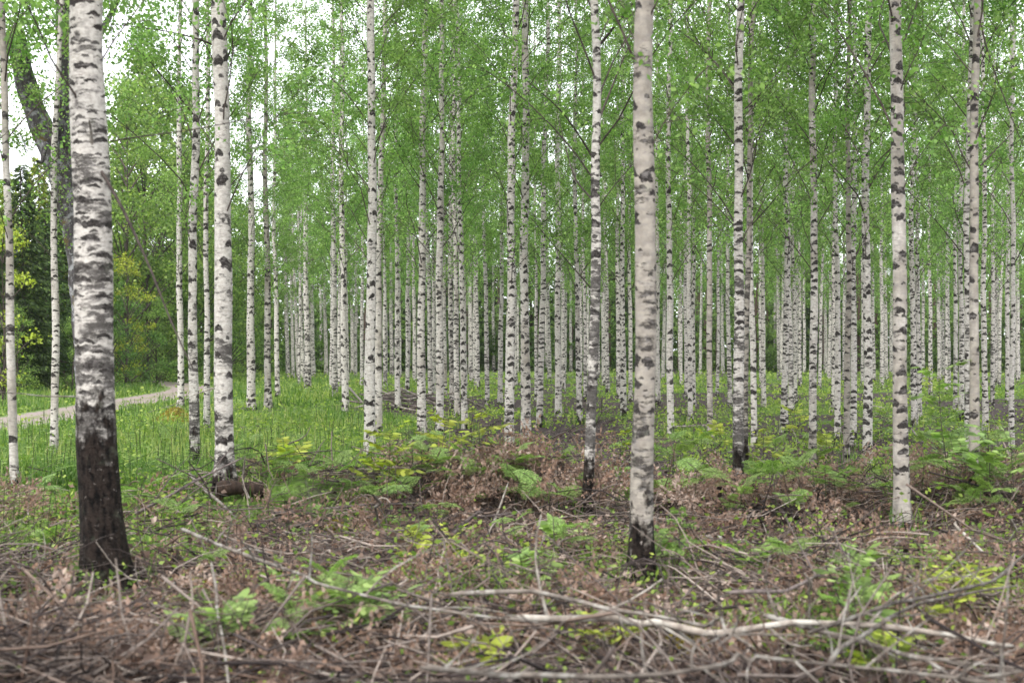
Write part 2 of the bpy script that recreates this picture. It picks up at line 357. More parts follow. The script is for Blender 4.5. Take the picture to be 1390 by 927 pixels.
# ------------------------------------------------------------------ birch crowns
def make_crown(seed, H, nbr, leaf, nleaf, zlo=2.8, spread=1.0):
    """branches as a list of (base height, branch wood V,Q), and leaves V,Q,rnd, all around a straight axis"""
    rng = np.random.default_rng(abs(int(seed)))
    br, tw, az = [], [], rng.random()*6
    t = np.linspace(0, 1, 8)
    zs = zlo+(H-zlo-.3)*(np.arange(nbr)/(nbr-1))**1.05
    LC, LA, wts = [], [], []
    for i, z in enumerate(zs):
        az += 2.4+rng.normal()*.35
        rel = (z-zlo)/(H-zlo)
        L = (2.5-1.9*rel**1.2)*rng.uniform(.75, 1.2)*spread
        if rel < .12: L *= rng.uniform(.45, .95)
        el0 = math.radians(rng.uniform(48, 68)); el1 = math.radians(rng.uniform(12, 42))
        el = el0+(el1-el0)*t; a = az+rng.normal()*.9*t**1.5+rng.normal(size=8)*.2
        st = L/7*np.stack([np.cos(el)*np.cos(a), np.cos(el)*np.sin(a), np.sin(el)], -1)
        P = np.concatenate([[[0, 0, 0]], np.cumsum(st[:-1], 0)])
        r0 = .0036+.0026*L
        R = r0*(1-.86*t)
        parts = [(*tubes(P, R, 5), None)]
        nt = int(5+L*4)
        for k in range(nt):
            f = rng.uniform(.25, 1)*6.99; i0 = int(f); p0 = P[i0]*(1-f+i0)+P[i0+1]*(f-i0)
            d = nrm(nrm(P[min(i0+1, 7)]-P[i0])+rdir(1, rng)[0]*.9)
            tl = rng.uniform(.3, .85)*(1.1-.5*f/7)*min(1, L/1.6+.25)
            s = np.linspace(0, 1, 4)[:, None]
            tp = p0+d*tl*s+np.array([0, 0, -.45*tl])*s**2*rng.uniform(.2, 1.2)
            parts.append((*tubes(tp, .0035*(1-.6*s[:, 0]), 3, False), None))
            LC.append(tp+[0, 0, z]); LA.append(d); wts.append(tl*(0.35 if rel < .07 else 1)*(.55 if f < 2.5 else 1))
        V, Q, _ = cat([(p[0], p[1], np.zeros(0)) for p in parts])
        br.append((z, V, Q))
    LC = np.array(LC); wts = np.array(wts); wts /= wts.sum()
    pick = rng.choice(len(LC), nleaf, p=wts); s = rng.random(nleaf)**.8*2.99; i0 = s.astype(int); f = (s-i0)[:, None]
    C = LC[pick, i0]*(1-f)+LC[pick, i0+1]*f+rng.normal(size=(nleaf, 3))*np.array([.075, .075, .07])
    A = rdir(nleaf, rng)+np.array([0, 0, -.55])
    sz = leaf*rng.uniform(.65, 1.25, nleaf)
    C = C.copy(); kp = rng.random(nleaf) > .3*(C[:, 2] > 12.5); C, A, sz, pick = C[kp], A[kp], sz[kp], pick[kp]
    V, Q, r = leaves(C, A, sz, sz*.36, rng); tone = rng.random(len(LC))
    return br, (V, Q, np.clip(.55*tone[pick]+.5*r, 0, 1))
CROWN = []                                                  # templates, height 16 m
for k in range(5):
    br, (V, Q, r) = make_crown(100+k, 16, 40, .05, 16500)
    lo = [(z, mk('branch', v, q_, mat=M['twig'], smooth=True)) for z, v, q_ in br if z < 8.5]
    up = cat([(v+[0, 0, z], q_, np.zeros(0)) for z, v, q_ in br if z >= 8.5])
    al = cat([(v+[0, 0, z], q_, np.zeros(0)) for z, v, q_ in br])
    CROWN.append(dict(low=lo, up=mk('upper_branches', up[0], up[1], mat=M['twig'], smooth=True),
                      all=mk('branches', al[0], al[1], mat=M['twig'], smooth=True), leaf=mk('crown', V, Q, rnd=r, mat=M['leaf'])))
FAR = []
for k in range(4):
    br, (V, Q, r) = make_crown(200+k, 16, 30, .082, 8200, 3.4, .95)
    al = cat([(v+[0, 0, z], q_, np.zeros(0)) for z, v, q_ in br])
    FAR.append(dict(all=mk('branches', al[0], al[1], mat=M['twig'], smooth=True), leaf=mk('crown', V, Q, rnd=r, mat=M['leaf'])))
def trunk_mesh(name, axis_fn, r0, H, S, K, flare=.35, seed=0, top=.12):
    """tapered trunk following axis_fn(z); the UV map is in metres (seam away from the camera side)"""
    rng = np.random.default_rng(abs(int(seed)))
    z = np.concatenate([np.linspace(-.35, .6, 8)[:-1], .6+(H-.6)*np.linspace(0, 1, K)])
    ang = PI/2+2*PI*np.arange(S+1)/S
    ph = rng.random(6)*6.28
    rr = r0*np.maximum(1-(z-1.5)/H*.92, top)*(1+flare*np.exp(-np.maximum(z, -.1)/.22))
    lump = 1+.035*np.sin(z*2.3+ph[0])+.025*np.sin(z*6.1+ph[1])
    butt = np.exp(-np.maximum(z, 0)/.25)[:, None]*.22*np.sin(5*ang+ph[2])[None]+.025*np.sin(2*ang+ph[3]+z[:, None]*.8)
    R = (rr*lump)[:, None]*(1+butt); R[:, -1] = R[:, 0]
    ax = np.array([axis_fn(v) for v in z])
    V = np.stack([ax[:, :1]+R*np.cos(ang), ax[:, 1:]+R*np.sin(ang), np.broadcast_to(z[:, None], R.shape)], -1)
    UV = np.stack([np.broadcast_to((ang-PI/2)*r0, R.shape), np.broadcast_to(z[:, None], R.shape)], -1)
    idx = np.arange(R.size).reshape(R.shape); q = np.stack([idx[:-1, :-1], idx[:-1, 1:], idx[1:, 1:], idx[1:, :-1]], -1).reshape(-1, 4)
    return mk(name, V, q, mat=M['bark'], uv=UV.reshape(-1, 2), smooth=True)
def birch(base, pts, wpx, tan, marks=.5, mess=.1, foot=.08, flare=.35, seed=0, H=None):
    """base: world foot; pts: [(v,u)] further points of its centre line in the photograph; wpx: width there at eye level"""
    rng = random.Random(seed*7+1)
    d = base[1]; r0 = wpx/2/F*d
    H = H or rng.uniform(14.5, 17.5)
    zs, xs = [0.], [0.]
    for v, u in sorted(pts, reverse=True):
        z = EYE-(v-HZ)/F*d-base[2]
        if z > .15: zs.append(z); xs.append((u-CX)/F*d-base[0])
    sl = (xs[-1]-xs[0])/max(zs[-1], .5) if len(zs) > 1 else 0
    zt = zs[-1]; sl = max(-.05, min(.05, sl)); a1, a2 = rng.uniform(0, 6), rng.uniform(0, 6)
    dy = rng.uniform(-.02, .02)
    def ax(z):
        zc = max(z, 0)
        x = float(np.interp(zc, zs, xs)) if zc <= zt else xs[-1]+sl*.6*(zc-zt)
        w = min(zc/3, 1)
        return (x+.016*w*math.sin(z*1.3+a1)+.006*w*math.sin(z*3.7+a2)+(.03*math.sin((z-zt)*.5) if z > zt else 0), dy*zc+.03*w*math.sin(z*.8+a2))
    t = thing('birch_tree', base)
    near = d < 34
    tr = obj('trunk', trunk_mesh('trunk', ax, r0, H, 22 if near else 12, 46 if near else 22, flare, seed), t, color=(tan, marks, mess, foot))
    s = H/16
    C = CROWN[seed % 5] if d < 46 else FAR[seed % 4]
    rz = rng.uniform(0, 6.28)
    lx = ax(H*.65); lean = math.atan2(lx[0]-ax(0)[0], H*.65); off = (lx[0]-math.tan(lean)*H*.65, lx[1]*.5, 0)
    eul = (Matrix.Rotation(lean, 3, 'Y') @ Matrix.Rotation(rz, 3, 'Z')).to_euler()
    if near:
        for z, me in C['low']:
            a = ax(z*s); b = obj('branch', me, t, (a[0], a[1], z*s)); b.rotation_euler = eul; b.scale = (s,)*3
        b = obj('upper_branches', C['up'], t, off, 'stuff')
    else: b = obj('branches', C['all'], t, off, 'stuff')
    b.rotation_euler = eul; b.scale = (s,)*3
    c = obj('crown', C['leaf'], t, off); c.rotation_euler = eul; c.scale = (s,)*3
    return t, ax, s
# ------------------------------------------------------------------ the measured birches
# (foot u, foot v, width px, tan, marks, mess, foot height/2 m, [(v,u)..], short name, label)
BIG = [
 (20, 672, 11, .62, .25, .1, .05, [(617,19),(480,15),(310,11),(0,6)], 'leftmost slim birch', 'slim tan birch at the far left edge of the wood, rooted in grass'),
 (73, 627, 10, .45, .35, .1, .06, [(480,74),(310,73),(150,76),(0,81)], 'slim roadside birch', 'slim pale birch by the gravel road just left of the big dark-footed birch'),
 (146, 802, 52, -.05, .5, .62, .62, [(700,138),(617,131),(480,129),(310,128),(150,124),(0,121)], 'big dark-footed birch', 'thickest nearest birch, rough black lower trunk and blotched white bark above'),
 (245, 563, 9, .35, .45, .2, .05, [(480,245),(310,242),(0,241)], 'thin roadside birch', 'thin birch at the end of the visible gravel road, foot in grass'),
 (264, 650, 12.5, .25, .5, .4, .24, [(560,264),(480,263),(310,262),(150,265),(0,267)], 'black-footed slim birch', 'slim grey white birch with a blackened foot, close left of a thick white birch'),
 (281, 587, 8, .3, .5, .2, .04, [(480,280),(310,279),(0,281)], 'thin birch behind pair', 'thin birch showing between the black-footed slim birch and the thick white birch'),
 (306, 668, 24.5, .18, .4, .35, .15, [(617,305),(480,303),(310,301),(150,300),(0,300)], 'thick white birch', 'thick clean white birch beside a short rotten brown log on the grassy side'),
 (341, 557, 11, .4, .5, .15, .04, [(480,341),(310,341),(160,339)], 'grassy-bank birch', 'birch in tall grass right of the thick white birch with tan bark'),
 (364, 555, 9, .6, .45, .15, .04, [(480,363),(310,362),(200,360)], 'tan bank birch', 'tan dark-speckled birch on the grassy bank, the righter of a close pair'),
 (470, 560, 9, .15, .6, .15, .04, [(480,467),(310,464),(180,463)], 'white bank birch', 'white speckled birch at the right rim of the grassy bank beside fallen poles'),
 (502, 627, 14, .22, .42, .1, .03, [(480,502),(310,503),(150,505),(0,503)], 'tall white birch', 'tall straight white birch with bold black bars, a tan birch leaning close behind it'),
 (514, 592, 9.5, .55, .35, .1, .03, [(480,513),(310,515),(200,517),(100,521),(0,524)], 'tan leaning birch', 'tan birch right behind the tall white birch and leaning right near the top'),
 (540, 557, 7, .1, .7, .2, .05, [(480,539),(310,538),(180,537)], 'brush-heap birch', 'thin white black-spotted birch standing at the small heap of old branches'),
 (573, 596, 11, .38, .5, .1, .03, [(480,572),(310,572),(150,575),(0,578)], 'black-knotted birch', 'cream birch with black knots and long upward branches, right of the brush heap'),
 (597, 598, 10, .42, .4, .12, .03, [(480,597),(310,598),(150,599)], 'cream mid birch', 'cream birch standing right of the black-knotted birch with a pale foot'),
 (631, 582, 8, .3, .6, .15, .09, [(480,628),(310,626),(200,622)], 'dark-footed thin birch', 'rightmost of three close thin birches, dark at the foot'),
 (691, 612, 12.5, .3, .65, .15, .05, [(480,692),(310,694),(150,696),(0,700)], 'paired centre birch', 'left trunk of a close pair of black-barred birches left of the leaning birch'),
 (714, 603, 12.5, .5, .55, .2, .04, [(480,713),(310,712),(150,713),(0,714)], 'grey paired birch', 'right greyish tan trunk of a close pair of birches left of the leaning birch'),
 (732, 580, 8, .38, .6, .2, .07, [(480,735),(310,737),(160,740)], 'dark-barred thin birch', 'thin dark-barred birch just right of the close pair and left of the leaning birch'),
 (796, 703, 13.5, .28, .75, .6, .3, [(617,800),(560,802),(470,807),(310,812),(150,811),(60,809),(0,806)], 'leaning black-barred birch', 'leaning birch with heavy black bars and dark brown foot, left of thick tan birch'),
 (871, 795, 30, .9, .24, .34, .26, [(700,870),(617,870),(470,876),(310,875),(150,876),(0,877)], 'thick tan birch', 'thick smooth pinkish tan birch near the centre with a black foot among dry leaves'),
 (911, 592, 8.5, .22, .45, .1, .03, [(480,909),(310,907),(160,907)], 'white birch past centre', 'white birch rising from green plants a little right of the thick tan birch'),
 (964, 606, 8, .72, .4, .15, .04, [(480,964),(310,963),(90,963)], 'brown slim birch', 'slim brownish birch with few bars left of the dark double birch'),
 (1002, 668, 13.5, .2, .7, .45, .22, [(560,1002),(480,1002),(310,1001),(150,1003),(0,1004)], 'dark double birch', 'heavily black-barred white birch with a dark foot, doubled by a brown stem behind'),
 (1011, 640, 8, .85, .5, .5, .2, [(480,1012),(310,1014),(150,1018),(0,1023)], 'brown stem', 'dark brown thin birch stem close behind the heavily barred double birch'),
 (1064, 587, 8.5, .12, .75, .2, .06, [(480,1066),(310,1067),(200,1065)], 'front of white cluster', 'front trunk of a tight cluster of white black-speckled birches right of the double birch'),
 (1103, 642, 10.5, .52, .5, .15, .04, [(480,1104),(310,1104),(150,1103),(0,1102)], 'straight tan birch', 'straight tan birch with grey blotches, alone between two birch clusters'),
 (1149, 632, 8, .85, .4, .2, .05, [(480,1150),(310,1151),(40,1151)], 'brown birch of pair', 'tan brown stem touching a white birch on its right, foot in young ferns'),
 (1158, 610, 8, .1, .6, .15, .05, [(480,1159),(310,1159),(150,1157)], 'white birch of pair', 'white black-barred birch touching a brown stem on its left'),
 (1177, 642, 11.5, .3, .8, .2, .07, [(480,1177),(310,1175),(150,1175),(0,1176)], 'barred right birch', 'birch with dense black bars all the way up left of the cream birch'),
 (1226, 720, 20, .6, .55, .1, .0, [(617,1224),(480,1223),(310,1221),(150,1219),(0,1220)], 'thick cream birch', 'thick cream birch with bold black marks and a pale foot on the right'),
 (1313, 645, 9, .3, .85, .4, .1, [(480,1314),(310,1314),(150,1315),(0,1316)], 'dark-speckled right birch', 'black-speckled birch touching the left side of the tan blotched birch'),
 (1321, 672, 12.5, .85, .4, .12, .04, [(617,1322),(480,1323),(310,1326),(150,1328),(0,1329)], 'tan blotched birch', 'tan birch with grey blotches near the right edge'),
 (1338, 587, 7.5, .2, .75, .2, .05, [(480,1337),(310,1337),(200,1336)], 'barred thin birch', 'thin black-barred white birch just right of the tan blotched birch'),
 (1373, 620, 7, .15, .5, .15, .04, [(480,1373),(310,1373),(170,1371)], 'rightmost white birch', 'slim white birch in front of the others at the right edge behind leafy shoots'),
]
TAGGED = []
for i, (u, v, w, tan, mk_, me_, ft, pts, short, label) in enumerate(BIG):
    b = hit(u, v)
    t, ax, s = birch(b, pts, w, tan, mk_, me_, ft, .22 if w < 20 else .3, seed=i)
    tag(t, label, 'birch tree', 'birch trees of the plantation')
    TAGGED.append((u_of(b[0], b[1]), b, t, short, ax, s))
# thinner birches between them: (foot u, foot v, width px, top u at v=310, tan)
MID = [(377,540,6,372,.2),(391,512,5,385,.1),(398,513,4,393,.1),(405,515,5,397,.1),(411,518,6,405,.1),(418,530,8,414,.1),(425,512,6,421,.1),(436,505,4,434,.1),
 (443,510,5,439,.1),(455,540,7,453,.15),(461,531,5,460,.2),(479,506,5,476,.1),(486,503,4,485,.1),(523,530,5,521,.2),(532,511,5,530,.1),(553,536,5,554,.15),(563,520,5,561,.1),
 (585,552,6,580,.15),(588,537,4,588,.1),(604,538,5,603,.3),(614,556,7,611,.25),(621,569,7,617,.35),(640,520,5,638,.1),(648,526,6,646,.1),(662,550,5.5,657,.05),(670,504,4,669,.1),(679,549,6,681,.25),
 (700,523,4,699,.2),(728,543,4,727,.15),(746,520,5,742,.1),(758,566,8,757,.2),(765,531,5,763,.15),(775,505,4,774,.1),(787,576,6.5,781,.35),(795,545,4.5,792,.15),(819,512,4.5,817,.1),(825,535,5,822,.1),
 (840,545,6,838,.1),(846,565,7,845,.1),(856,545,5,854,.15),(893,551,6,892,.3),(901,502,4,899,.05),(932,541,5,929,.15),(937,575,6,935,.1),(941,551,5.5,941,.1),(981,507,4.5,979,.05),(991,555,5.5,986,.1),
 (1024,607,7.5,1019,.2),(1033,528,4,1031,.1),(1037,552,5.5,1035,.1),(1052,505,4,1051,.1),(1074,561,6.5,1071,.1),(1080,556,5,1077,.1),(1086,526,4.5,1085,.1),(1092,509,4,1090,.1),(1117,505,4,1109,.05),
 (1131,560,5,1133,.1),(1137,601,7,1137,.15),(1146,521,4.5,1146,.1),(1186,521,4.5,1185,.1),(1197,527,5,1196,.1),(1203,515,5,1202,.1),(1241,579,7,1238,.05),(1248,575,6,1246,.15),(1253,520,4.5,1253,.1),
 (1263,540,5,1260,.1),(1275,520,4.5,1274,.1),(1281,517,4,1280,.1),(1288,531,5,1285,.05),(1297,561,5.5,1296,.1),(1305,571,6.5,1303,.1),(1347,552,5,1347,.25),(1352,519,4,1352,.2),(1356,525,4.5,1361,.3),(1368,546,6,1366,.05),(1382,520,5,1381,.1)]
AUTO = []
for i, (u, v, w, u3, tan) in enumerate(MID):
    b = hit(u, v); rr = random.Random(i)
    t, ax, s = birch(b, [(480, u+(u3-u)*max(0, (v-480))/(v-310)*.9), (310, u3), (180, u3+rr.uniform(-2, 2))], w*1.08, tan+rr.uniform(-.1, .2), rr.uniform(.3, .85), rr.uniform(.05, .4), rr.uniform(.02, .12), .2, seed=60+i)
    AUTO.append((u_of(b[0], b[1]), b, t))
# the far rows, standing on a jittered planting grid
used = [(b[0], b[1]) for _, b, *_ in TAGGED]+[(b[0], b[1]) for _, b, _ in AUTO]
rr = random.Random(77); n = 0
for gyy in range(26):
    for gxx in range(-9, 17):
        y = 50+gyy*2.1+rr.uniform(-.8, .8); x = gxx*2.4+rr.uniform(-.9, .9)
        u = u_of(x, y)
        if not (400-max(0, y-75)*1.2 < u < 1405) or x < road_x(y)+3 or rr.random() > .17: continue
        if min((x-a)**2+(y-b_)**2 for a, b_ in used) < 2.0: continue
        used.append((x, y)); n += 1
        b = np.array([x, y, float(ground(x, y))])
        lean = rr.uniform(-4, 4)
        t, ax, s = birch(b, [(310, u+lean)], rr.uniform(3.6, 5.2), rr.uniform(0, .3), rr.uniform(.5, .85), rr.uniform(.05, .3), rr.uniform(.01, .06), .2, seed=200+n)
        AUTO.append((u, b, t))
print('far birches', n)
# three birches rooted just outside the picture whose branches reach into it
for u, d, w in ((1500, 17, 12), (1452, 25, 10)):
    x = (u-CX)/F*d; b = np.array([x, d, float(ground(x, d))])
    t, ax, s = birch(b, [(310, u), (0, u-2 if u > 0 else u+3)], w, .4, .5, .1, .05, seed=400+d)
    tag(t, 'birch rooted outside the picture %s reaching in with its leafy branches' % ('left' if u < 0 else 'right, nearer' if d < 20 else 'right, farther'), 'birch tree', 'birch trees of the plantation')
ORD = ['', 'first', 'second', 'third', 'fourth', 'fifth', 'sixth', 'seventh', 'eighth', 'ninth', 'tenth', 'eleventh', 'twelfth', 'thirteenth', 'fourteenth', 'fifteenth', 'sixteenth', 'seventeenth', 'eighteenth', 'nineteenth', 'twentieth']
def ordn(i): return ORD[i] if i < len(ORD) else '%dth' % i
LM = sorted([(u, s) for u, b, t, s, *_ in TAGGED if s not in ('thin birch behind pair', 'brown stem', 'white birch of pair', 'tan leaning birch', 'grey paired birch', 'front of white cluster')])
gaps = {}
for u, b, t in AUTO:
    k = sum(1 for l in LM if l[0] <= u); gaps.setdefault((k, b[1] > 52), []).append((u, t))
for (k, far), lst in gaps.items():
    lst.sort(key=lambda e: e[0])
    for i, (u, t) in enumerate(lst):
        what = 'far thin white birch' if far else 'slim mid-distance birch'
        o = '' if len(lst) == 1 else '%s from left ' % ordn(i+1)
        if k == 0: w = 'left of %s' % LM[0][1]
        elif k == len(LM): w = 'right of %s' % LM[-1][1]
        else: w = 'between %s and %s' % (LM[k-1][1], LM[k][1])
        tag(t, '%s, %s%s' % (what, o, w), 'birch tree', 'birch trees of the plantation')
def near_tree(u, y, maxd=30):                               # phrase that places a small thing by the nearest landmark birch
    c = min((e for e in TAGGED if e[1][1] < maxd), key=lambda e: abs(e[0]-u)+abs(e[1][1]-y)*6)
    r = 'left of' if c[0] > u+12 else 'right of' if c[0] < u-12 else ('before' if y < c[1][1] else 'behind')
    return '%s %s' % (r, c[3])
# long dead branches hanging on the big dark-footed birch, and on others
def px3(u, v, d): return np.array([(u-CX)/F*d, d, EYE-(v-HZ)/F*d])
def extra_branch(ti, pix, r, d0, d1, mat='twig', label=None):
    t = TAGGED[ti][2]; n_ = len(pix); P = np.array([px3(u, v, d0+(d1-d0)*i/(n_-1)) for i, (u, v) in enumerate(pix)])
    P = smooth_line(P, 14) - np.array(t.location)
    V, Q = tubes(P, np.linspace(r*.75, r*.25, 14), 6, False)
    o = obj('branch', mk('branch', V, Q, mat=M[mat], smooth=True), t)
    if label: o['label'] = label
def smooth_line(P, n):
    P = np.asarray(P, float); s = np.concatenate([[0], np.cumsum(np.linalg.norm(np.diff(P, axis=0), axis=1))])
    q = np.linspace(0, s[-1], n); L = np.stack([np.interp(q, s, P[:, i]) for i in range(3)], 1)
    for _ in range(2): L[1:-1] = L[1:-1]*.5+(L[:-2]+L[2:])*.25
    return L
bd = TAGGED[2][1][1]
extra_branch(2, [(137,232),(160,270),(185,322),(205,365),(222,412),(243,462),(262,500)], .016, bd-.1, bd-.9, 'twig', 'long dead branch hanging down to the right')
extra_branch(2, [(150,192),(200,184),(270,176),(320,164),(372,156),(430,150)], .007, bd, bd-.6, 'twig', 'thin bare branch pointing right')
extra_branch(2, [(125,200),(123,172),(121,164)], .02, bd-.12, bd-.24, 'pale', 'broken pale branch stub')
extra_branch(2, [(102,538),(60,538),(20,533),(0,532)], .008, bd, bd+.5, 'dead', 'thin bare twig pointing left at waist height')
extra_branch(4, [(262,155),(230,115),(200,80),(170,50)], .016, 17.4, 16.4)
extra_branch(6, [(294,65),(285,58),(240,45),(195,38),(150,33)], .016, 16.2, 15.4)
extra_branch(6, [(304,95),(318,50),(340,10),(352,-20)], .016, 16.2, 15.6)
extra_branch(6, [(290,527),(262,536),(235,550),(200,560)], .009, 16.2, 15.6, 'dead')
extra_branch(19, [(816,240),(800,205),(770,160),(752,140),(715,110)], .016, 14.3, 13.6)
extra_branch(19, [(812,165),(830,120),(850,70),(870,30)], .016, 14.3, 15.0)
extra_branch(19, [(815,60),(835,35),(858,8),(866,-10)], .022, 14.3, 14.0)
extra_branch(19, [(808,275),(780,245),(765,190),(758,160)], .014, 14.3, 15.2)
extra_branch(19, [(810,400),(775,360),(745,325),(720,295)], .010, 14.3, 13.5)
extra_branch(23, [(1000,120),(975,90),(945,55),(925,10)], .016, 17, 16.4)
extra_branch(23, [(1004,155),(1030,130),(1060,95),(1090,60)], .012, 17, 16.4)
extra_branch(30, [(1212,50),(1190,62),(1180,85),(1177,100)], .012, 13.5, 13.2)
extra_branch(30, [(1212,200),(1195,215),(1180,235)], .012, 13.5, 14.2)
extra_branch(30, [(1226,60),(1240,20),(1250,-20)], .014, 13.5, 13.8)
extra_branch(32, [(1327,15),(1340,70),(1358,120),(1375,165),(1390,200)], .016, 15.6, 14.9)
extra_branch(32, [(1331,225),(1350,205),(1370,185),(1392,160)], .012, 15.6, 16.2)
extra_branch(13, [(574,180),(595,155),(615,128),(640,100)], .014, 25, 24)
extra_branch(13, [(570,255),(552,230),(535,200),(522,175)], .012, 25, 24.5)
extra_branch(13, [(571,185),(558,160),(548,120),(540,60)], .014, 25, 25.5)
# ------------------------------------------------------------------ other trees at the left
def branch_tree(t, H, r0, mat, lean=(0, 0), S=9, limbs=(), seed=0, z0=-.3):
    z = np.linspace(z0, H, 12); rng = np.random.default_rng(abs(int(seed)))
    P = np.stack([lean[0]*np.maximum(z, 0)/H+.04*np.sin(z*.9+seed), lean[1]*np.maximum(z, 0)/H+.04*np.cos(z*.7+seed), z], -1)
    V, Q = tubes(P, r0*np.maximum(1-np.maximum(z, 0)/H*.9, .08)*(1+.35*np.exp(-np.maximum(z, 0)/.4)), S, False)
    obj('trunk', mk('trunk', V, Q, mat=M[mat], smooth=True), t)
def cloud(seed, cs, rad, nper, leaf, squash=.7):             # leaf clumps round centres cs
    rng = np.random.default_rng(seed); C = []
    for c, r in zip(cs, rad):
        n = int(nper*r*r*1.3); u = rdir(n, rng)*(rng.random(n)**.45)[:, None]*r
        u *= np.array([1, 1, squash]); C.append(c+u*(1+.3*rng.normal(size=(n, 1))))
    C = np.concatenate(C); sz = leaf*rng.uniform(.6, 1.3, len(C))
    return leaves(C, rdir(len(C), rng)+np.array([0, 0, -.3]), sz, sz*.4, rng)
def crown_mesh(seed, zlo, H, R, n, nper, leaf, mat, taper=.5):
    rng = np.random.default_rng(seed); cs, rad = [], []
    for i in range(n):
        h = rng.random(); z = zlo+(H-zlo)*h; rr_ = R*(math.sin(PI*min(h*.8+.18, 1))**.7)*(1-taper*h*.6)
        a = rng.random()*6.28; q_ = rr_*math.sqrt(rng.random())
        cs.append((q_*math.cos(a), q_*math.sin(a), z)); rad.append(rng.uniform(.35, .75)*R*.42)
    cs = np.array(cs)
    V, Q, r = cloud(seed, cs, rad, nper, leaf)
    tw = []
    for c in cs:
        p0 = np.array([0, 0, max(zlo*.6, c[2]-.9*math.hypot(c[0], c[1])-.3)]); s = np.linspace(0, 1, 4)[:, None]
        tw.append(p0+(c-p0)*s+np.array([0, 0, .15])*np.sin(s*PI))
    tw = np.array(tw); Vt, Qt = tubes(tw, np.broadcast_to(np.linspace(.035, .01, 4), tw.shape[:2]), 4, False)
    return mk('crown', V, Q, rnd=r, mat=M[mat]), mk('limbs', Vt, Qt, mat=M['twig'], smooth=True)
def spruce_mesh(seed, H, R, n, leaf, mat, zlo=.4):
    rng = np.random.default_rng(seed); C, A = [], []; limbs = []
    nb = int(H*11)
    for i in range(nb):
        z = zlo+(H-zlo)*(i/nb)**.95; L = R*(1-(z/H))**.85*rng.uniform(.75, 1.1)+.12; a = i*2.4+rng.normal()*.4
        m = max(4, int(n*L/(nb*R*.5))); s = rng.random(m)**.7
        d = np.array([math.cos(a), math.sin(a), 0]); pd = np.array([-d[1], d[0], 0])
        w = (rng.random(m)-.5)*2*.34*L*(1.05-s)*1.3
        P = d*L*s[:, None]+pd*w[:, None]+np.array([0, 0, 1])*((z+.12*L-.42*L*s**1.3+.25*L*s**4)+rng.normal(size=m)*.05-np.abs(w)*.25)[:, None]
        C.append(P); A.append(d*.8+pd*np.sign(w)[:, None]*.6+rdir(m, rng)*.45+np.array([0, 0, -.55]))
        s4 = np.linspace(0, .9, 4); limbs.append(d*L*s4[:, None]+np.array([0, 0, 1])*(z+.12*L-.42*L*s4**1.3)[:, None])
    C = np.concatenate(C); A = np.concatenate(A); sz = leaf*rng.uniform(.7, 1.3, len(C))
    V, Q, r = leaves(C, A, sz, sz*.17, rng)
    limbs = np.array(limbs); Vl, Ql = tubes(limbs, np.broadcast_to(np.linspace(.03, .008, 4), limbs.shape[:2]), 3, False)
    return mk('crown', V, Q, rnd=r, mat=M[mat]), mk('limbs', Vl, Ql, mat=M['twig'])
# the old forked oak behind the big birch
def at(u, d): x = (u-CX)/F*d; return np.array([x, d, float(ground(x, d))])
ob = at(122, 22.5); oak = thing('oak_tree', ob)
tag(oak, 'old forked oak with thick grey lichen and moss covered stems behind the big birch', 'oak tree')
def limb(pix, r0, r1, d0, d1, name='limb', S=12, n=18, mat='oak'):
    P = smooth_line([px3(u, v, d0+(d1-d0)*i/(len(pix)-1)) for i, (u, v) in enumerate(pix)], n)-ob
    V, Q = tubes(P, np.linspace(r0, r1, n)*(1+.06*np.sin(np.arange(n)*2.1)), S, False)
    return obj(name, mk(name, V, Q, mat=M[mat], smooth=True), oak)
limb([(132,625),(128,560),(124,480),(116,400),(110,340),(106,305)], .30, .22, 22.5, 22.5, 'trunk')
limb([(112,345),(98,290),(84,240),(66,195),(50,160),(38,125),(30,95),(20,40)], .24, .14, 22.5, 22.0)
limb([(113,345),(104,280),(97,220),(94,160),(95,100),(92,30),(86,-60)], .25, .17, 22.5, 22.8)
limb([(62,195),(57,221),(50,219)], .05, .02, 22.0, 21.7)
limb([(95,120),(130,60),(160,0)], .07, .04, 22.8, 23.2)
cs = np.array([px3(u, v, d) for u, v, d in [(20,30,21.5),(55,10,22),(75,45,22.5),(12,60,21.6),(10,-20,21),(60,-60,22),(120,-70,23),(165,-10,23),(100,-30,22.5),(40,-110,22),(10,55,21),(120,-160,23),(60,-190,22),(0,110,23.5)]])-ob
V, Q, r = cloud(5, cs, [.55]*len(cs), 900, .065)
obj('crown', mk('crown', V, Q, rnd=r, mat=M['leaf']), oak)
# spruces and young trees across the road
sp_dark = spruce_mesh(1, 13, 2.9, 15000, .30, 'spruce', .2); sp_lit = spruce_mesh(2, 10, 2.0, 11000, .26, 'litspruce', .3)  # second mesh stands for lit spruce tops, light painted into its needles
sp_far = spruce_mesh(3, 15, 2.6, 11000, .38, 'spruce')
def conifer(u, d, s, mesh, label, H, dx=0, rz=0):
    b = at(u, d); t = thing('spruce_tree', b, rz); tag(t, label, 'spruce tree', 'conifers across the road')
    branch_tree(t, H*s, .16*s, 'conifer', seed=int(u))
    for nm, me in (('crown', mesh[0]), ('limbs', mesh[1])):
        o = obj(nm, me, t, kind='stuff' if nm == 'limbs' else None); o.scale = (s,)*3
conifer(30, 50, .60, sp_dark, 'dense dark spruce across the road between the two leftmost slim birches', 13)
conifer(84, 56, .66, sp_dark, 'dark spruce across the road just left of the big dark-footed birch', 13, rz=2)
conifer(-14, 48, .5, sp_dark, 'dark spruce across the road cut by the left edge', 13, rz=4)
conifer(62, 53, .50, sp_dark, 'dark spruce right behind the slim roadside birch', 13, rz=5)
conifer(52, 58, .90, sp_lit, 'conifer in painted lit yellow green, the lit tops above the dark spruces', 10)
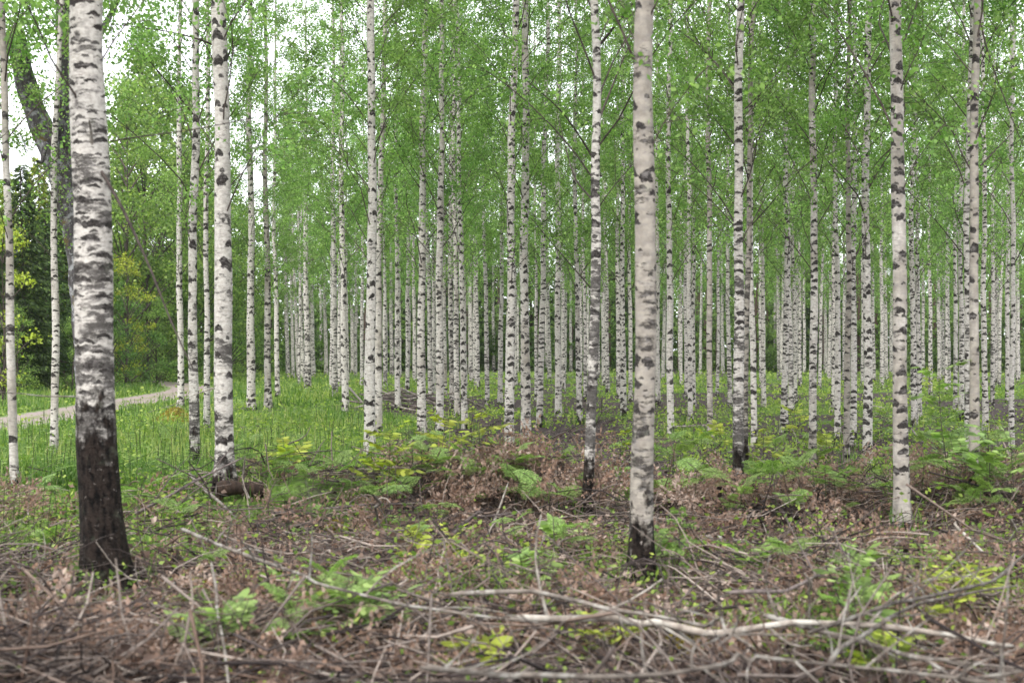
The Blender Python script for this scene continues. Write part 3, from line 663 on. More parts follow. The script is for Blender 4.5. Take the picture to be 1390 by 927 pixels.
conifer(112, 64, .95, sp_lit, 'conifer in painted lit yellow green behind the big dark-footed birch', 10, rz=1)
conifer(10, 60, .86, sp_lit, 'conifer in painted lit yellow green at the left edge behind the dark spruce', 10, rz=3)
lm1, sm1, dm1 = crown_mesh(31, .6, 7, 2.0, 26, 260, .13, 'lime'), crown_mesh(32, .15, 6.5, 2.3, 34, 280, .12, 'brightl'), crown_mesh(33, .1, 6, 2.4, 30, 280, .12, 'deepl')
sm2 = crown_mesh(34, .9, 11, 2.9, 64, 380, .125, 'brightl', .6)
def leafy(name, u, d, s, mesh, label, category, H, rz=0, mat='twig', group='leafy trees and bushes across the road'):
    b = at(u, d); t = thing(name, b, rz); tag(t, label, category, group)
    branch_tree(t, H*s*.85, .07*s, mat, seed=int(u+d), S=7)
    for nm, me in (('crown', mesh[0]), ('limbs', mesh[1])):
        o = obj(nm, me, t, kind='stuff' if nm == 'limbs' else None); o.scale = (s,)*3
leafy('oak_sapling', 4, 40, .72, lm1, 'young tree with bright yellow green leaves at the far left edge', 'young tree', 7)
leafy('oak_sapling', 172, 60, .78, lm1, 'yellow leaved young oak right of the big dark-footed birch across the road', 'young tree', 7, 1)
leafy('bush', 172, 63, .8, dm1, 'dark green bush beside the road right of the big dark-footed birch', 'bush', 6)
leafy('bush', 200, 67, 1.0, sm1, 'light green bush behind the road, left of the thin roadside birch', 'bush', 6.5, 2)
leafy('bush', 226, 72, .9, dm1, 'dark green bush at the bend of the road', 'bush', 6, 4)
leafy('bush', 256, 78, .95, sm1, 'pale bush behind the black-footed slim birch at the wood edge', 'bush', 6.5, 3)
leafy('bush', 22, 46, .42, sm1, 'low light green bush under the dark spruce at left', 'bush', 6.5, 5)
leafy('bush', 100, 50, .40, sm1, 'low green bush under the spruce behind the big birch', 'bush', 6.5, 1)
leafy('bush', 152, 56, .5, dm1, 'low dark bush hugging the right side of the big birch trunk', 'bush', 6, 2)
leafy('broadleaf_tree', 190, 82, 1.0, sm2, 'pale green tree above the roadside bushes, left of the thin roadside birch', 'tree', 11)
leafy('broadleaf_tree', 232, 90, 1.15, sm2, 'tall pale green tree straight behind the thin roadside birch', 'tree', 11, 2)
leafy('broadleaf_tree', 285, 98, 1.1, sm2, 'pale green tree behind the thick white birch', 'tree', 11, 4)
leafy('broadleaf_tree', 330, 104, 1.1, sm2, 'pale green tree behind the grassy-bank birch', 'tree', 11, 1)
leafy('broadleaf_tree', 145, 88, 1.0, sm2, 'pale green tree showing right of the big dark-footed birch at mid height', 'tree', 11, 3)
leafy('broadleaf_tree', 172, 66, 1.25, sm2, 'leafy tree whose crown shows just right of the big dark-footed birch', 'tree', 11, 5)
leafy('broadleaf_tree', 222, 74, 1.35, sm2, 'bright leafy tree between the big birch and the black-footed slim birch', 'tree', 11, 2.5)
leafy('broadleaf_tree', 262, 86, 1.25, sm2, 'leafy tree right behind the black-footed slim birch', 'tree', 11, .6)
leafy('broadleaf_tree', 308, 84, 1.1, sm2, 'leafy tree hidden mostly by the thick white birch', 'tree', 11, 3.6)
leafy('bush', 300, 88, 1.1, sm1, 'pale bush behind the foot of the thick white birch', 'bush', 6.5, 1.6)
leafy('bush', 345, 92, 1.1, sm1, 'pale bush behind the foot of the grassy-bank birch', 'bush', 6.5, 2.6)
leafy('bush', 212, 64, .6, sm1, 'low light bush by the road end beside the dark green bush', 'bush', 6.5, 4)
leafy('broadleaf_tree', 196, 71, 1.5, sm2, 'tallest bright leafy tree right of the big dark-footed birch', 'tree', 11, 1.2)
leafy('broadleaf_tree', 248, 82, 1.5, sm2, 'tall leafy tree straight behind the thin roadside birch, nearer one', 'tree', 11, 4.4)
# the far wood closing the view: one mass
parts, tparts = [], []
def raw(me):
    n = len(me.vertices); v = np.empty(n*3, np.float32); me.vertices.foreach_get('co', v); return v.reshape(-1, 3)
lowf = {w_: crown_mesh(45, -.4, 5.5, 2.6, 34, 95, .30, w_, .2) for w_ in ('deepl', 'shrubl')}
fwl = {'spruce': spruce_mesh(41, 13, 2.7, 2600, .62, 'spruce', .2), 'deepl': crown_mesh(42, .3, 11, 2.9, 34, 42, .30, 'deepl'), 'shrubl': crown_mesh(43, .6, 12, 2.9, 34, 42, .30, 'shrubl')}
rr = random.Random(9); acc = {'spruce': [], 'deepl': [], 'shrubl': []}; tp = []
for row, dd in enumerate((103, 107, 113, 117, 130)):
    x = -36.0+row
    while x < 52:
        y = dd+rr.uniform(-2.5, 2.5); u = u_of(x, y); s = rr.uniform(.65, 1.05)*(.8, 1, 1, 1.2, 1.35)[row]
        w = 'spruce' if rr.random() < (.42 if 820 < u < 1180 else .08) else ('deepl' if rr.random() < .4 else 'shrubl')
        if row == 0: w = 'deepl' if rr.random() < .6 else 'shrubl'
        if u < 400: w = 'shrubl' if rr.random() < .7 else 'deepl'
        v = raw((lowf if row in (0, 1, 3) and w != 'spruce' else fwl)[w][0]); a = rr.uniform(0, 6.28); c, s_ = math.cos(a)*s, math.sin(a)*s
        acc[w].append(np.stack([v[:, 0]*c-v[:, 1]*s_+x, v[:, 0]*s_+v[:, 1]*c+y, v[:, 2]*s+ground(x, y)], -1))
        tp.append([[x, y, -.2], [x, y, 4], [x+rr.uniform(-.2, .2), y, 9*s]])
        x += rr.uniform(1.7, 3.0)
FP = []
Vall, Qall, Rall, Mi, o = [], [], [], [], 0
for k, w in enumerate(acc):
    v = np.concatenate(acc[w]); nq = len(v)//4
    Vall.append(v); Qall.append(np.arange(nq*4).reshape(-1, 4)+o); o += len(v); Rall.append(RNG.random(nq)); Mi.append(np.full(nq, k))
v, q_ = tubes(np.array(tp), np.broadcast_to([.14, .12, .05], (len(tp), 3)), 5, False)
Vall.append(v); Qall.append(q_+o); Rall.append(np.zeros(len(q_))); Mi.append(np.full(len(q_), 3))
fw = mk('far_wood', np.concatenate(Vall), np.concatenate(Qall), rnd=np.concatenate(Rall))
for k in ('spruce', 'deepl', 'shrubl', 'conifer'): fw.materials.append(M[k])
fw.polygons.foreach_set('material_index', np.concatenate(Mi).astype(np.int32))
obj('far_wood', fw, kind='stuff')
# ------------------------------------------------------------------ ground cover (nobody could count it)
def scatter(n, y0, y1, dens, seed, margin=1.12, power=1.0):
    """points over the visible ground, thinned by dens(x,y); nearer ground gets more of them"""
    rng = np.random.default_rng(abs(int(seed)))
    y = (y0**(1-power)+(y1**(1-power)-y0**(1-power))*rng.random(n))**(1/(1-power)) if power != 1 else y0*(y1/y0)**rng.random(n)
    x = (rng.random(n)*2-1)*(y*(695/F)*1.05+1.1)
    k = rng.random(n) < dens(x, y); k &= np.abs(x-road_x(y)) > RW*.97
    return x[k], y[k]
def blades(x, y, h, w, rng, bend=.35, segs=2):
    n = len(x); z = ground(x, y)-.02; a = rng.random(n)*6.28; d = np.stack([np.cos(a), np.sin(a), np.zeros(n)], -1); pd = np.stack([-d[:, 1], d[:, 0], np.zeros(n)], -1)
    B = np.stack([x, y, z], -1); H = h[:, None]; Wd = np.broadcast_to(w, n)[:, None]
    up = np.array([0, 0, 1.]); b = (rng.random(n)*bend)[:, None]
    m = B+up*H*.55+d*H*b*.3; t = B+up*H*(1-b*.35)+d*H*b
    V = np.stack([B-pd*Wd, B+pd*Wd, m+pd*Wd*.8, m-pd*Wd*.8, t+pd*Wd*.12, t-pd*Wd*.12], 1).reshape(-1, 3)
    i = np.arange(n)*6; Q = np.concatenate([np.stack([i, i+1, i+2, i+3], -1), np.stack([i+3, i+2, i+4, i+5], -1)]); r = rng.random(n)
    return V, Q, np.concatenate([r, r])
rng = np.random.default_rng(3)
def gdens(x, y): return sst(greenness(x, y), .42, .85)*(.4+.6*sst(y, 11.5, 15))*(.12+.88*sst(fb(x, y, 1.1, 91), .38, .56))
x, y = scatter(175000, 7, 75, gdens, 5, power=1.25)
h = (.10+.24*rng.random(len(x))**1.5)*(.55+.6*sst(greenness(x, y), .6, 1)); h = np.where(x+.1*(y-15) < -2.2, h*1.35, h)*(.45+.9*fb(x, y, 1.4, 93))
pt = fb(x, y, 1.9, 92)
parts = [blades(x, y, h, .0035+.00022*y, rng, .9)]; parts[0] = (parts[0][0], parts[0][1], np.clip(parts[0][2]*.75+1.3*(np.tile(pt, 2)-.5), 0, 1))
for u_, b_, *_ in TAGGED+AUTO:
    if b_[1] < 34:
        k_ = 46; rad = .10+.30*rng.random(k_)**1.6; an = rng.random(k_)*6.28; parts.append(blades(b_[0]+rad*np.cos(an), b_[1]+rad*np.sin(an), rng.uniform(.08, .3, k_), .0035+.0002*b_[1], rng))
obj('grass', mk('grass', *cat(parts)[:2], rnd=cat(parts)[2], mat=M['grass']), kind='stuff')
# low herbs and bilberry: leaf sprays close to the ground
def ridge(x, y): return np.clip(np.exp(-((y-13.9)/.9)**2)*(x > -3.2)*(x < .8)+np.exp(-((y-13.2)/.9)**2)*(x > 1.2)*.8, 0, 1)
def hdens(x, y): return (.12+.55*sst(greenness(x, y), .18, .6))*(.45+.55*sst(y, 12, 16))*(.3+.7*sst(fb(x, y, .8, 55), .44, .6))*(1+.15*(1-sst(y, 11, 14)))*(1-.85*ridge(x, y))*(1-.25*sst(greenness(x, y), .6, .9))
x, y = scatter(32000, 6.3, 95, hdens, 6, power=1.4)
n = len(x); per = 16; hh = np.repeat(.08+.22*rng.random(n)**1.6, per); sz = np.repeat(.015+.0009*y, per)*rng.uniform(.6, 1.4, n*per)
C = np.stack([np.repeat(x, per), np.repeat(y, per), np.repeat(ground(x, y), per)], -1)
sp = np.repeat(.07+.004*y, per)[:, None]
off = rng.normal(size=(n*per, 3)); off[:, 2] = np.abs(off[:, 2])*.5*hh/.15*1.4
C = C+np.concatenate([off[:, :2]*sp*1.15, off[:, 2:3]*.14], 1)
A = rdir(n*per, rng)*[1, 1, .5]+[0, 0, .15]
V, Q, r = leaves(C, A, sz*1.7, sz*.55, rng); r = np.clip(np.repeat(rng.random(n), per)*.7+r*.3, 0, 1)
obj('low_herbs', mk('low_herbs', V, Q, rnd=r, mat=M['herb']), kind='stuff')
# dead leaves, curled
def ddens(x, y): return (.4+.6*clear(x, y))*np.clip(.18+1.1*litterness(x, y), 0, 1)*(1-.6*sst(greenness(x, y), .4, .8))
x, y = scatter(74000, 6.2, 26, ddens, 7, power=1.6)
z = ground(x, y)+rng.random(len(x))**2*(.06+.14*sst(fb(x, y, .8, 72), .45, .7))*(1-sst(y, 13.6, 16)); sz = rng.uniform(.025, .065, len(x))*(1+.012*y)
V, Q, r = leaves(np.stack([x, y, z], -1), rdir(len(x), rng)*[1, 1, .45]+[0, 0, .15], sz, sz*.42, rng, .14); r = np.clip(r*.6+1.5*(fb(x, y, 1.3, 81)-.36), 0, 1)
obj('dead_leaves', mk('dead_leaves', V, Q, rnd=r, mat=M['dleaf']), kind='stuff')
# collapsed dead bracken on the brush ridges
def old_bracken():
    rng = np.random.default_rng(17); base = [frond_brown(k) for k in range(3)]; out = []
    x, y = scatter(6600, 6.4, 17, lambda a, b: np.clip(litterness(a, b)*1.2-.25, 0, 1)*clear(a, b)*(.2+.8*sst(a, -3.0, -1.6))*(.16+np.exp(-((b-13.4)/.9)**2)), 18, power=1.3)
    for i in range(min(len(x), 620)):
        V, Q, r = base[i % 3]; a = rng.random()*6.28; el = rng.uniform(-.5, .5); ro = rng.uniform(-1.2, 1.2)
        m = np.array(Euler((ro, el, a)).to_matrix()); W_ = V @ m.T*rng.uniform(.8, 1.5)+[x[i], y[i], float(ground(x[i], y[i]))+rng.uniform(.03, .12+.16*math.exp(-((y[i]-13.4)/.8)**2))]
        W_[:, 2] = np.maximum(W_[:, 2], ground(W_[:, 0], W_[:, 1])+.005); out.append((W_, Q, np.clip(.3+r*.4+rng.random()*.45, 0, 1)))
    V, Q, r = cat(out); obj('dead_bracken', mk('dead_bracken', V, Q, rnd=r, mat=M['bracken']), kind='stuff')
def frond_brown(k):
    rng = np.random.default_rng(70+k); L = .42; s = np.linspace(0, 1, 6); R_ = np.stack([L*s, .05*np.sin(s*3+k), .05*np.sin(s*4)], -1); Vr, Qr = tubes(R_, .004*(1-.7*s), 3, False); C, A, S_ = [], [], []
    for j in range(12):
        f = .1+.85*j/11; pl = .42*L*(1-f)**.7+.02
        for sd in (-1, 1):
            dr = nrm(np.array([.4, sd, rng.normal()*.6])); q_ = np.linspace(.1, 1, 7)
            C.append([L*f, 0, 0]+dr*(pl*q_)[:, None]); A.append(np.tile(dr, (7, 1))+rng.normal(size=(7, 3))*.7); S_.append(np.full(7, .018+.12*pl))
    C = np.concatenate(C); V, Q, r = leaves(C, np.concatenate(A), np.concatenate(S_), .009, rng, .2)
    return cat([(Vr, Qr, np.full(len(Qr), .3)), (V, Q, r)])
old_bracken()
# dead bracken stalks and small twigs
def sdens(x, y): return (.12+.88*clear(x, y))*(.22+1.1*sst(fb(x, y, 1.0, 61), .42, .66))*np.clip(.42+.6*(1-sst(y, 13.5, 17)), 0, 1)*(1-.75*sst(greenness(x, y), .35, .7))
x, y = scatter(50000, 6, 40, sdens, 8, power=1.4)
n = len(x); L = .12+.6*rng.random(n)**2.2; a = fb(x, y, 1.6, 62)*11+rng.normal(size=n)*.75+(rng.random(n) < .2)*1.5; el = (rng.random(n)**2.2)*1.35*np.where(rng.random(n) < .8, .35, 1.)
d = np.stack([np.cos(a)*np.cos(el), np.sin(a)*np.cos(el), np.sin(el)], -1); B = np.stack([x, y, ground(x, y)+.01+rng.random(n)*(.05+.28*sst(fb(x, y, 1.1, 71), .48, .7))*(1-sst(y, 14, 17))], -1)
s = np.linspace(0, 1, 4); kink = rdir(n, rng)*(L*.16)[:, None]
P = B[:, None]+d[:, None]*(L[:, None]*s)[..., None]+kink[:, None]*np.sin(s*PI)[:, None]
V, Q = tubes(P, (.0016+.0062*rng.random(n)**3+.00012*y)[:, None]*np.linspace(1, .5, 4), 4, False)
obj('twig_litter', mk('twig_litter', V, Q, rnd=np.tile(np.repeat(rng.random(n), 1)[:, None], (1, 12)).ravel(), mat=M['straw']), kind='stuff')
# brushwood lying in heaps
def bdens(x, y): return clear(x, y)*np.clip(.10+1.4*sst(fb(x, y, 1.7, 12), .48, .66)+.8*ridge(x, y), 0, 1)*(1-sst(y, 14.6, 16))
x, y = scatter(3800, 6, 16, bdens, 28, power=1.2); n = len(x); L = .3+.9*rng.random(n)**1.8; a = fb(x, y, 1.4, 63)*10+rng.normal(size=n)*.8; el = rng.normal(size=n)*.28
d = np.stack([np.cos(a)*np.cos(el), np.sin(a)*np.cos(el), np.sin(el)], -1); s = np.linspace(-.5, .5, 5); kink = rdir(n, rng)*(L*.10)[:, None]
P = np.stack([x, y, ground(x, y)+.03+.24*rng.random(n)**1.4], -1)[:, None]+d[:, None]*(L[:, None]*s)[..., None]+kink[:, None]*np.abs(s)[:, None]*2
P[..., 2] = np.maximum(P[..., 2], ground(P[..., 0], P[..., 1])+.004); V, Q = tubes(P, (.003+.0075*rng.random(n)**2.5)[:, None]*np.linspace(1, .5, 5), 4)
rr_ = rng.random(n); obj('brushwood', mk('brushwood', V, Q, rnd=np.concatenate([np.repeat(rr_, 16), rr_, rr_]) if len(Q) == n*18 else rng.random(len(Q)), mat=M['straw']), kind='stuff')
# horsetails: upright thin stems in the grass
def tdens(x, y): return sst(greenness(x, y), .5, .8)*(x < 1.2)*sst(fb(x, y, 1.3, 95), .4, .62)
x, y = scatter(2600, 9.5, 34, tdens, 9)
n = len(x); hgt = rng.uniform(.22, .55, n); B = np.stack([x, y, ground(x, y)], -1); tip = B+np.stack([rng.normal(size=n)*.03, rng.normal(size=n)*.03, hgt], -1)
P = np.stack([B, (B+tip)/2+rng.normal(size=(n, 3))*.008, tip], 1)
V1, Q1 = tubes(P, np.broadcast_to((.0022+.0001*y)[:, None], (n, 3)), 3, False)
per = 22; f = rng.uniform(.45, 1, (n, per)); C = (B[:, None]+(tip-B)[:, None]*f[..., None]).reshape(-1, 3)
a = rng.random(n*per)*6.28; A = np.stack([np.cos(a), np.sin(a), rng.uniform(-.25, .3, n*per)], -1)
V2, Q2, r2 = leaves(C, A, np.repeat(hgt*.2, per)*rng.uniform(.5, 1.2, n*per), .0035, rng)
V, Q, r = cat([(V1, Q1, np.full(len(Q1), .3)), (V2, Q2, r2)])
hme = mk('horsetails', V, Q, rnd=r, mat=M['fern']); hme.materials.append(M['ferndk'])
hme.polygons.foreach_set('material_index', (np.arange(len(Q)) < len(Q1)).astype(np.int32)); obj('horsetails', hme, kind='stuff')
# ------------------------------------------------------------------ ferns, saplings
def frond(L, seed, npair=13, wid=.42):
    """one feathery frond along +X, bending down: rachis plus pinnae made of small leaflets"""
    rng = np.random.default_rng(seed); s = np.linspace(0, 1, 9)
    R = np.stack([L*s*np.cos(s*.5), 0*s, L*(.28*s-.42*s*s)], -1); Vr, Qr = tubes(R, .0035*(1-.8*s), 3, False)
    C, A, S_, W_ = [], [], [], []
    for k in range(npair):
        f = .12+.86*k/(npair-1); p = np.array([np.interp(f, s, R[:, i]) for i in range(3)])
        pl = wid*L*(1-f)**.75*(.55+.45*min(1, f*4))+.012
        for sd in (-1, 1):
            m = max(3, int(pl/.014)); q_ = np.linspace(.08, 1, m)
            dr = nrm(np.array([.35+.35*f, sd, -.12+rng.normal()*.06])); 
            pts = p+dr*(pl*q_)[:, None]
            for e in (-1, 1):
                C.append(pts); A.append(np.tile(nrm(dr*.55+e*np.array([1, 0, 0])*.9+rng.normal(size=3)*.08), (m, 1)))
                S_.append((.24*pl+.004)*(1.05-q_)*np.ones(m)+.008); W_.append(np.full(m, .0075))
    C = np.concatenate(C); A = np.concatenate(A); n = len(C); L_ = np.concatenate(S_)[:, None]; Wd = np.concatenate(W_)[:, None]
    A = nrm(A); up = nrm(np.array([0, 0, 1.])+rng.normal(size=(n, 3))*.25); Bv = nrm(np.cross(A, up))
    V = np.stack([C, C+A*L_*.45+Bv*Wd, C+A*L_, C+A*L_*.45-Bv*Wd], 1).reshape(-1, 3); Q = np.arange(n*4).reshape(-1, 4)
    return cat([(Vr, Qr, np.full(len(Qr), .05)), (V, Q, rng.random(n))])
FR = [mk('frond', *(lambda t: (t[0], t[1]))(g), rnd=g[2], mat=M['fern']) for g in (frond(.34, 1), frond(.26, 2, 11), frond(.42, 3, 15, .38))]
s = np.linspace(0, 1, 5)
ST = [mk('stem', *tubes(np.stack([.03*np.sin(s*2+k), .02*s, s*h_-.04], -1), .0055*(1-.5*s), 5, False), rnd=np.zeros(20), mat=M['ferndk'], smooth=True) for k, h_ in enumerate((.30, .42, .54))]
STH = (.26, .38, .50)
def fern(x, y, seed, sc=1.0):
    rr = random.Random(seed); k = rr.randrange(3); t = thing('fern', (x, y, float(ground(x, y))), rr.uniform(0, 6.28), sc*rr.uniform(.55, .95))
    obj('stem', ST[k], t); a = rr.uniform(0, 6.28)
    for i in range(rr.choice((3, 3, 4, 5))):
        f = obj('frond', FR[rr.randrange(3)], t, (.03*math.sin(2+k), .02, STH[k]*(1-.16*(i//2)))); a += 2.1+rr.uniform(-.4, .4); f.rotation_euler = (rr.uniform(-.4, .4), rr.uniform(-.75, .25), a)
    u = u_of(x, y)
    return tag(t, 'bright green fern ' + near_tree(u, y), 'fern', 'bright green ferns', u)
FERN = [(395,640),(450,650),(480,668),(430,700),(545,672),(575,650),(600,680),(620,640),(640,690),(665,655),(690,670),(700,690),(720,650),(740,700),(770,690),(830,690),(840,660),(905,640),(915,665),(930,655),(945,690),(960,640),(970,665),(985,700),(1020,680),(1035,660),(1050,690),(1060,640),(1075,700),(1090,680),(1120,690),(1125,660),(1140,700),(1150,680),(1165,650),(1190,660),(1200,690),(1250,680),(1280,660),(1300,690),(1345,700),(1365,680),(1290,640),(1350,640),(160,700),(215,690),(235,660),(60,690),(30,650),(345,610),(330,640),(375,600),(405,610),(290,790),(380,880),(330,870),(450,850),(490,840),(560,760),(640,745),(870,760),(900,770),(770,770),(700,740),(590,720),(270,840),(410,860),(520,850),(1060,800),(520,715),(1080,770),(1010,700),(890,620),(935,610),(1000,620),(850,700),(670,610),(560,620),(640,600),(1210,620),(1260,610),(1100,610),(1045,610),(880,690),(1230,650),(180,640),(110,650),(220,600),(250,720),(60,740)]
rr = random.Random(4)
for i, (u, v) in enumerate(FERN):
    b = hit(u+rr.uniform(-6, 6), v+12); fern(b[0], b[1], i, 0.72 if v > 730 else .95 if v > 630 else .9)
for i in range(45):
    u, v = rr.uniform(840, 1390) if rr.random() < .6 else rr.uniform(380, 800), rr.uniform(610, 705)
    b = hit(u, v+8); fern(b[0], b[1], 300+i, rr.uniform(.55, 1.1))
def broad(L, n_, seed):
    """a leafy shoot: leaflets in opposite pairs on a stalk along +X"""
    C, A = [], []
    for k in range(n_):
        for sd in (-1, 1): C.append((L*(.25+.65*k/n_), 0, .1*L*math.sin(k/n_*2.5))); A.append((.55, sd, -.15))
    C.append((L*.95, 0, .04)); A.append((1, 0, -.2)); rng = np.random.default_rng(abs(int(seed)))
    C = np.array(C); A = nrm(np.array(A)+rng.normal(size=(len(C), 3))*.12); n = len(C); l = L*.42*rng.uniform(.8, 1.2, n)[:, None]; w = l*.24
    B = nrm(np.cross(A, [0, 0, 1.]+rng.normal(size=(n, 3))*.2)); V = np.stack([C, C+A*l*.3+B*w, C+A*l*.75+B*w*.75, C+A*l, C+A*l*.75-B*w*.75, C+A*l*.3-B*w], 1).reshape(-1, 3)
    i = np.arange(n)*6; Q = np.concatenate([np.stack([i, i+1, i+2, i+3], -1), np.stack([i, i+3, i+4, i+5], -1)]); r = rng.random(n); s = np.linspace(0, 1, 5)
    Vr, Qr = tubes(np.stack([L*s*.95, 0*s, .1*L*np.sin(s*2.3)], -1), .003*(1-.6*s), 3, False)
    return cat([(V, Q, np.concatenate([r, r])), (Vr, Qr, np.full(len(Qr), .05))])
LF = {}
for nm, mt in (('herb', 'fern'), ('lime', 'lime')): LF[nm] = [mk('leaf', g[0], g[1], rnd=g[2], mat=M[mt]) for g in (broad(.20, 4, 1), broad(.15, 3, 2), broad(.24, 5, 3))]
def sapling(u, v, h, nl, kind, what, seed, sc=1.0):
    b = hit(u, v); rr = random.Random(seed); t = thing('sapling', b, rr.uniform(0, 6)); s = np.linspace(0, 1, 6)
    P = np.stack([.05*h*np.sin(s*3+seed), .04*h*s, s*h-.03], -1); V, Q = tubes(P, .006*(1-.7*s), 5, False)
    obj('stem', mk('stem', V, Q, mat=M['twig'], smooth=True), t)
    for i in range(nl):
        f = .35+.63*i/max(1, nl-1); p = [float(np.interp(f, s, P[:, j])) for j in range(3)]
        o = obj('leaf', LF[kind][rr.randrange(3)], t, p); o.rotation_euler = (rr.uniform(-.3, .3), rr.uniform(-.6, .2), i*2.4); o.scale = (sc*rr.uniform(.8, 1.2)*(1.1-.4*f),)*3
    uu = u_of(b[0], b[1]); tag(t, what+' '+near_tree(uu, b[1]), 'sapling', 'leafy saplings', uu)
SAP = [(525,690,.75,12,'lime','yellow green rowan sapling'),(508,682,.5,8,'lime','short yellow green sapling'),(1282,680,1.25,14,'herb','tall leafy green shoot'),(1345,700,.8,12,'herb','leafy green sapling'),(1377,715,.9,12,'herb','leafy green sapling'),(1310,690,.6,9,'herb','leafy green sapling'),
 (610,775,.3,8,'lime','small yellow green sprout'),(560,800,.22,6,'herb','small green sprout'),(545,740,.28,7,'herb','broad leaved sprout'),(730,800,.25,8,'herb','small green sprout'),(760,760,.28,8,'herb','small green sprout'),(1160,870,.5,10,'herb','bramble shoot'),(1150,820,.35,8,'herb','bramble shoot'),(1290,850,.3,10,'lime','bright green sprout'),(1250,850,.3,10,'lime','bright green sprout'),
 (1190,800,.3,8,'herb','small green sprout'),(1270,790,.22,6,'herb','small green sprout'),(820,900,.25,6,'lime','small yellow green sprout'),(640,925,.2,5,'lime','small yellow green sprout'),(1190,930,.25,7,'lime','bright green sprout'),(390,830,.25,9,'herb','small green sprout'),(440,845,.25,9,'herb','small green sprout'),(510,850,.25,8,'herb','small green sprout'),(230,870,.15,5,'lime','small yellow green sprout'),(1035,640,.55,9,'lime','yellow green sapling'),(980,630,.55,9,'lime','yellow green sapling'),(1120,640,.5,9,'lime','yellow green sapling'),(1195,615,.6,10,'herb','leafy green sapling'),(655,640,.6,10,'lime','yellow green sapling'),(840,630,.5,9,'lime','yellow green sapling'),(1080,600,.6,10,'lime','yellow green sapling'),(385,650,.35,7,'lime','yellow green sapling'),(1262,545,1.1,14,'lime','yellow green sapling'),(600,640,.5,9,'lime','yellow green sapling'),(1290,870,.4,14,'lime','bright green sprout'),(1310,850,.4,12,'lime','bright green sprout'),(1165,900,.45,12,'herb','bramble shoot'),(470,880,.35,12,'herb','small green sprout'),(560,780,.35,10,'lime','small yellow green sprout'),(900,790,.3,10,'herb','small green sprout'),(300,905,.3,10,'herb','small green sprout'),(1010,800,.3,9,'herb','small green sprout')]
for i, a in enumerate(SAP): sapling(*a, seed=i, sc=1.0 if a[1] > 700 else 1.25)
# spruce seedling beside the thick tan birch
b = hit(922, 792); t = thing('spruce_seedling', b); tag(t, 'small bright green spruce seedling just right of the thick tan birch', 'seedling')
rng = np.random.default_rng(61)
for k in range(19):
    zz = .08+.42*(k/18); L = .24*(1.12-k/18)**.8*rng.uniform(.8, 1.15); a = k*2.4; q_ = np.linspace(0, 1, 5); dr = np.array([math.cos(a), math.sin(a), 0])
    P = dr*(L*q_)[:, None]+np.array([0, 0, 1])*(.16*q_-.17*q_**2.2)[:, None]*L*2; V1, Q1 = tubes(P, .003*(1-.6*q_), 3, False); f = rng.random(60)*3.99; i0 = f.astype(int); C = P[i0]+(P[i0+1]-P[i0])*(f-i0)[:, None]
    V2, Q2, r2 = leaves(C, dr*.8+rdir(60, rng)*.8, .026, .0035, rng); V, Q, r = cat([(V1, Q1, np.full(len(Q1), .1)), (V2, Q2, r2)])
    obj('branch', mk('branch', V, Q, rnd=r, mat=M['fern']), t, (0, 0, zz))
V, Q = tubes(np.array([[0, 0, -.03], [0, 0, .25], [.01, 0, .5]]), np.array([.008, .006, .003]), 5, False); obj('trunk', mk('trunk', V, Q, mat=M['twig'], smooth=True), t)
# moss cushions
def moss(u, v, r, label):
    b = hit(u, v); t = None; rng = np.random.default_rng(int(u)); n = 700
    p = rng.normal(size=(n, 2))*r*.5; z = .16*r/.25*np.exp(-(p**2).sum(1)/(r*r*.5))+.0
    C = np.stack([p[:, 0], p[:, 1], z-.02+np.array([float(ground(b[0]+a, b[1]+c)) for a, c in p])-b[2]], -1)
    V, Q, R = leaves(C, rdir(n, rng)*.7+[0, 0, .6], .045, .012, rng); t = thing('moss_cushion', b)
    obj('tufts', mk('tufts', V, Q, rnd=R, mat=M['moss']), t, kind='stuff')
    g_ = np.linspace(-1.1, 1.1, 13)*r; X, Y = np.meshgrid(g_, g_); Z = .16*r/.25*np.exp(-(X**2+Y**2)/(r*r*.5))-.035+ground(X+b[0], Y+b[1])-b[2]
    ii = np.arange(169).reshape(13, 13); q_ = np.stack([ii[:-1, :-1], ii[:-1, 1:], ii[1:, 1:], ii[1:, :-1]], -1).reshape(-1, 4)
    obj('cushion', mk('cushion', np.stack([X, Y, Z], -1), q_, rnd=rng.random(144)*.6, mat=M['moss'], smooth=True), t); tag(t, label, 'moss', 'moss cushions')
moss(272, 815, .20, 'mossy yellow green cushion under sticks right of the big dark-footed birch'); moss(938, 880, .16, 'yellow moss cushion below the long pale log at the bottom right of centre')
moss(862, 905, .10, 'small yellow moss cushion at the bottom below the thick tan birch'); moss(455, 720, .12, 'ochre moss cushion among dry leaves below the white bank birch'); moss(490, 520, .28, 'orange brown moss hump beside the fallen poles behind the tall white birch'); moss(238, 572, .5, 'yellowish moss patch in the grass at the foot of thin roadside birch')
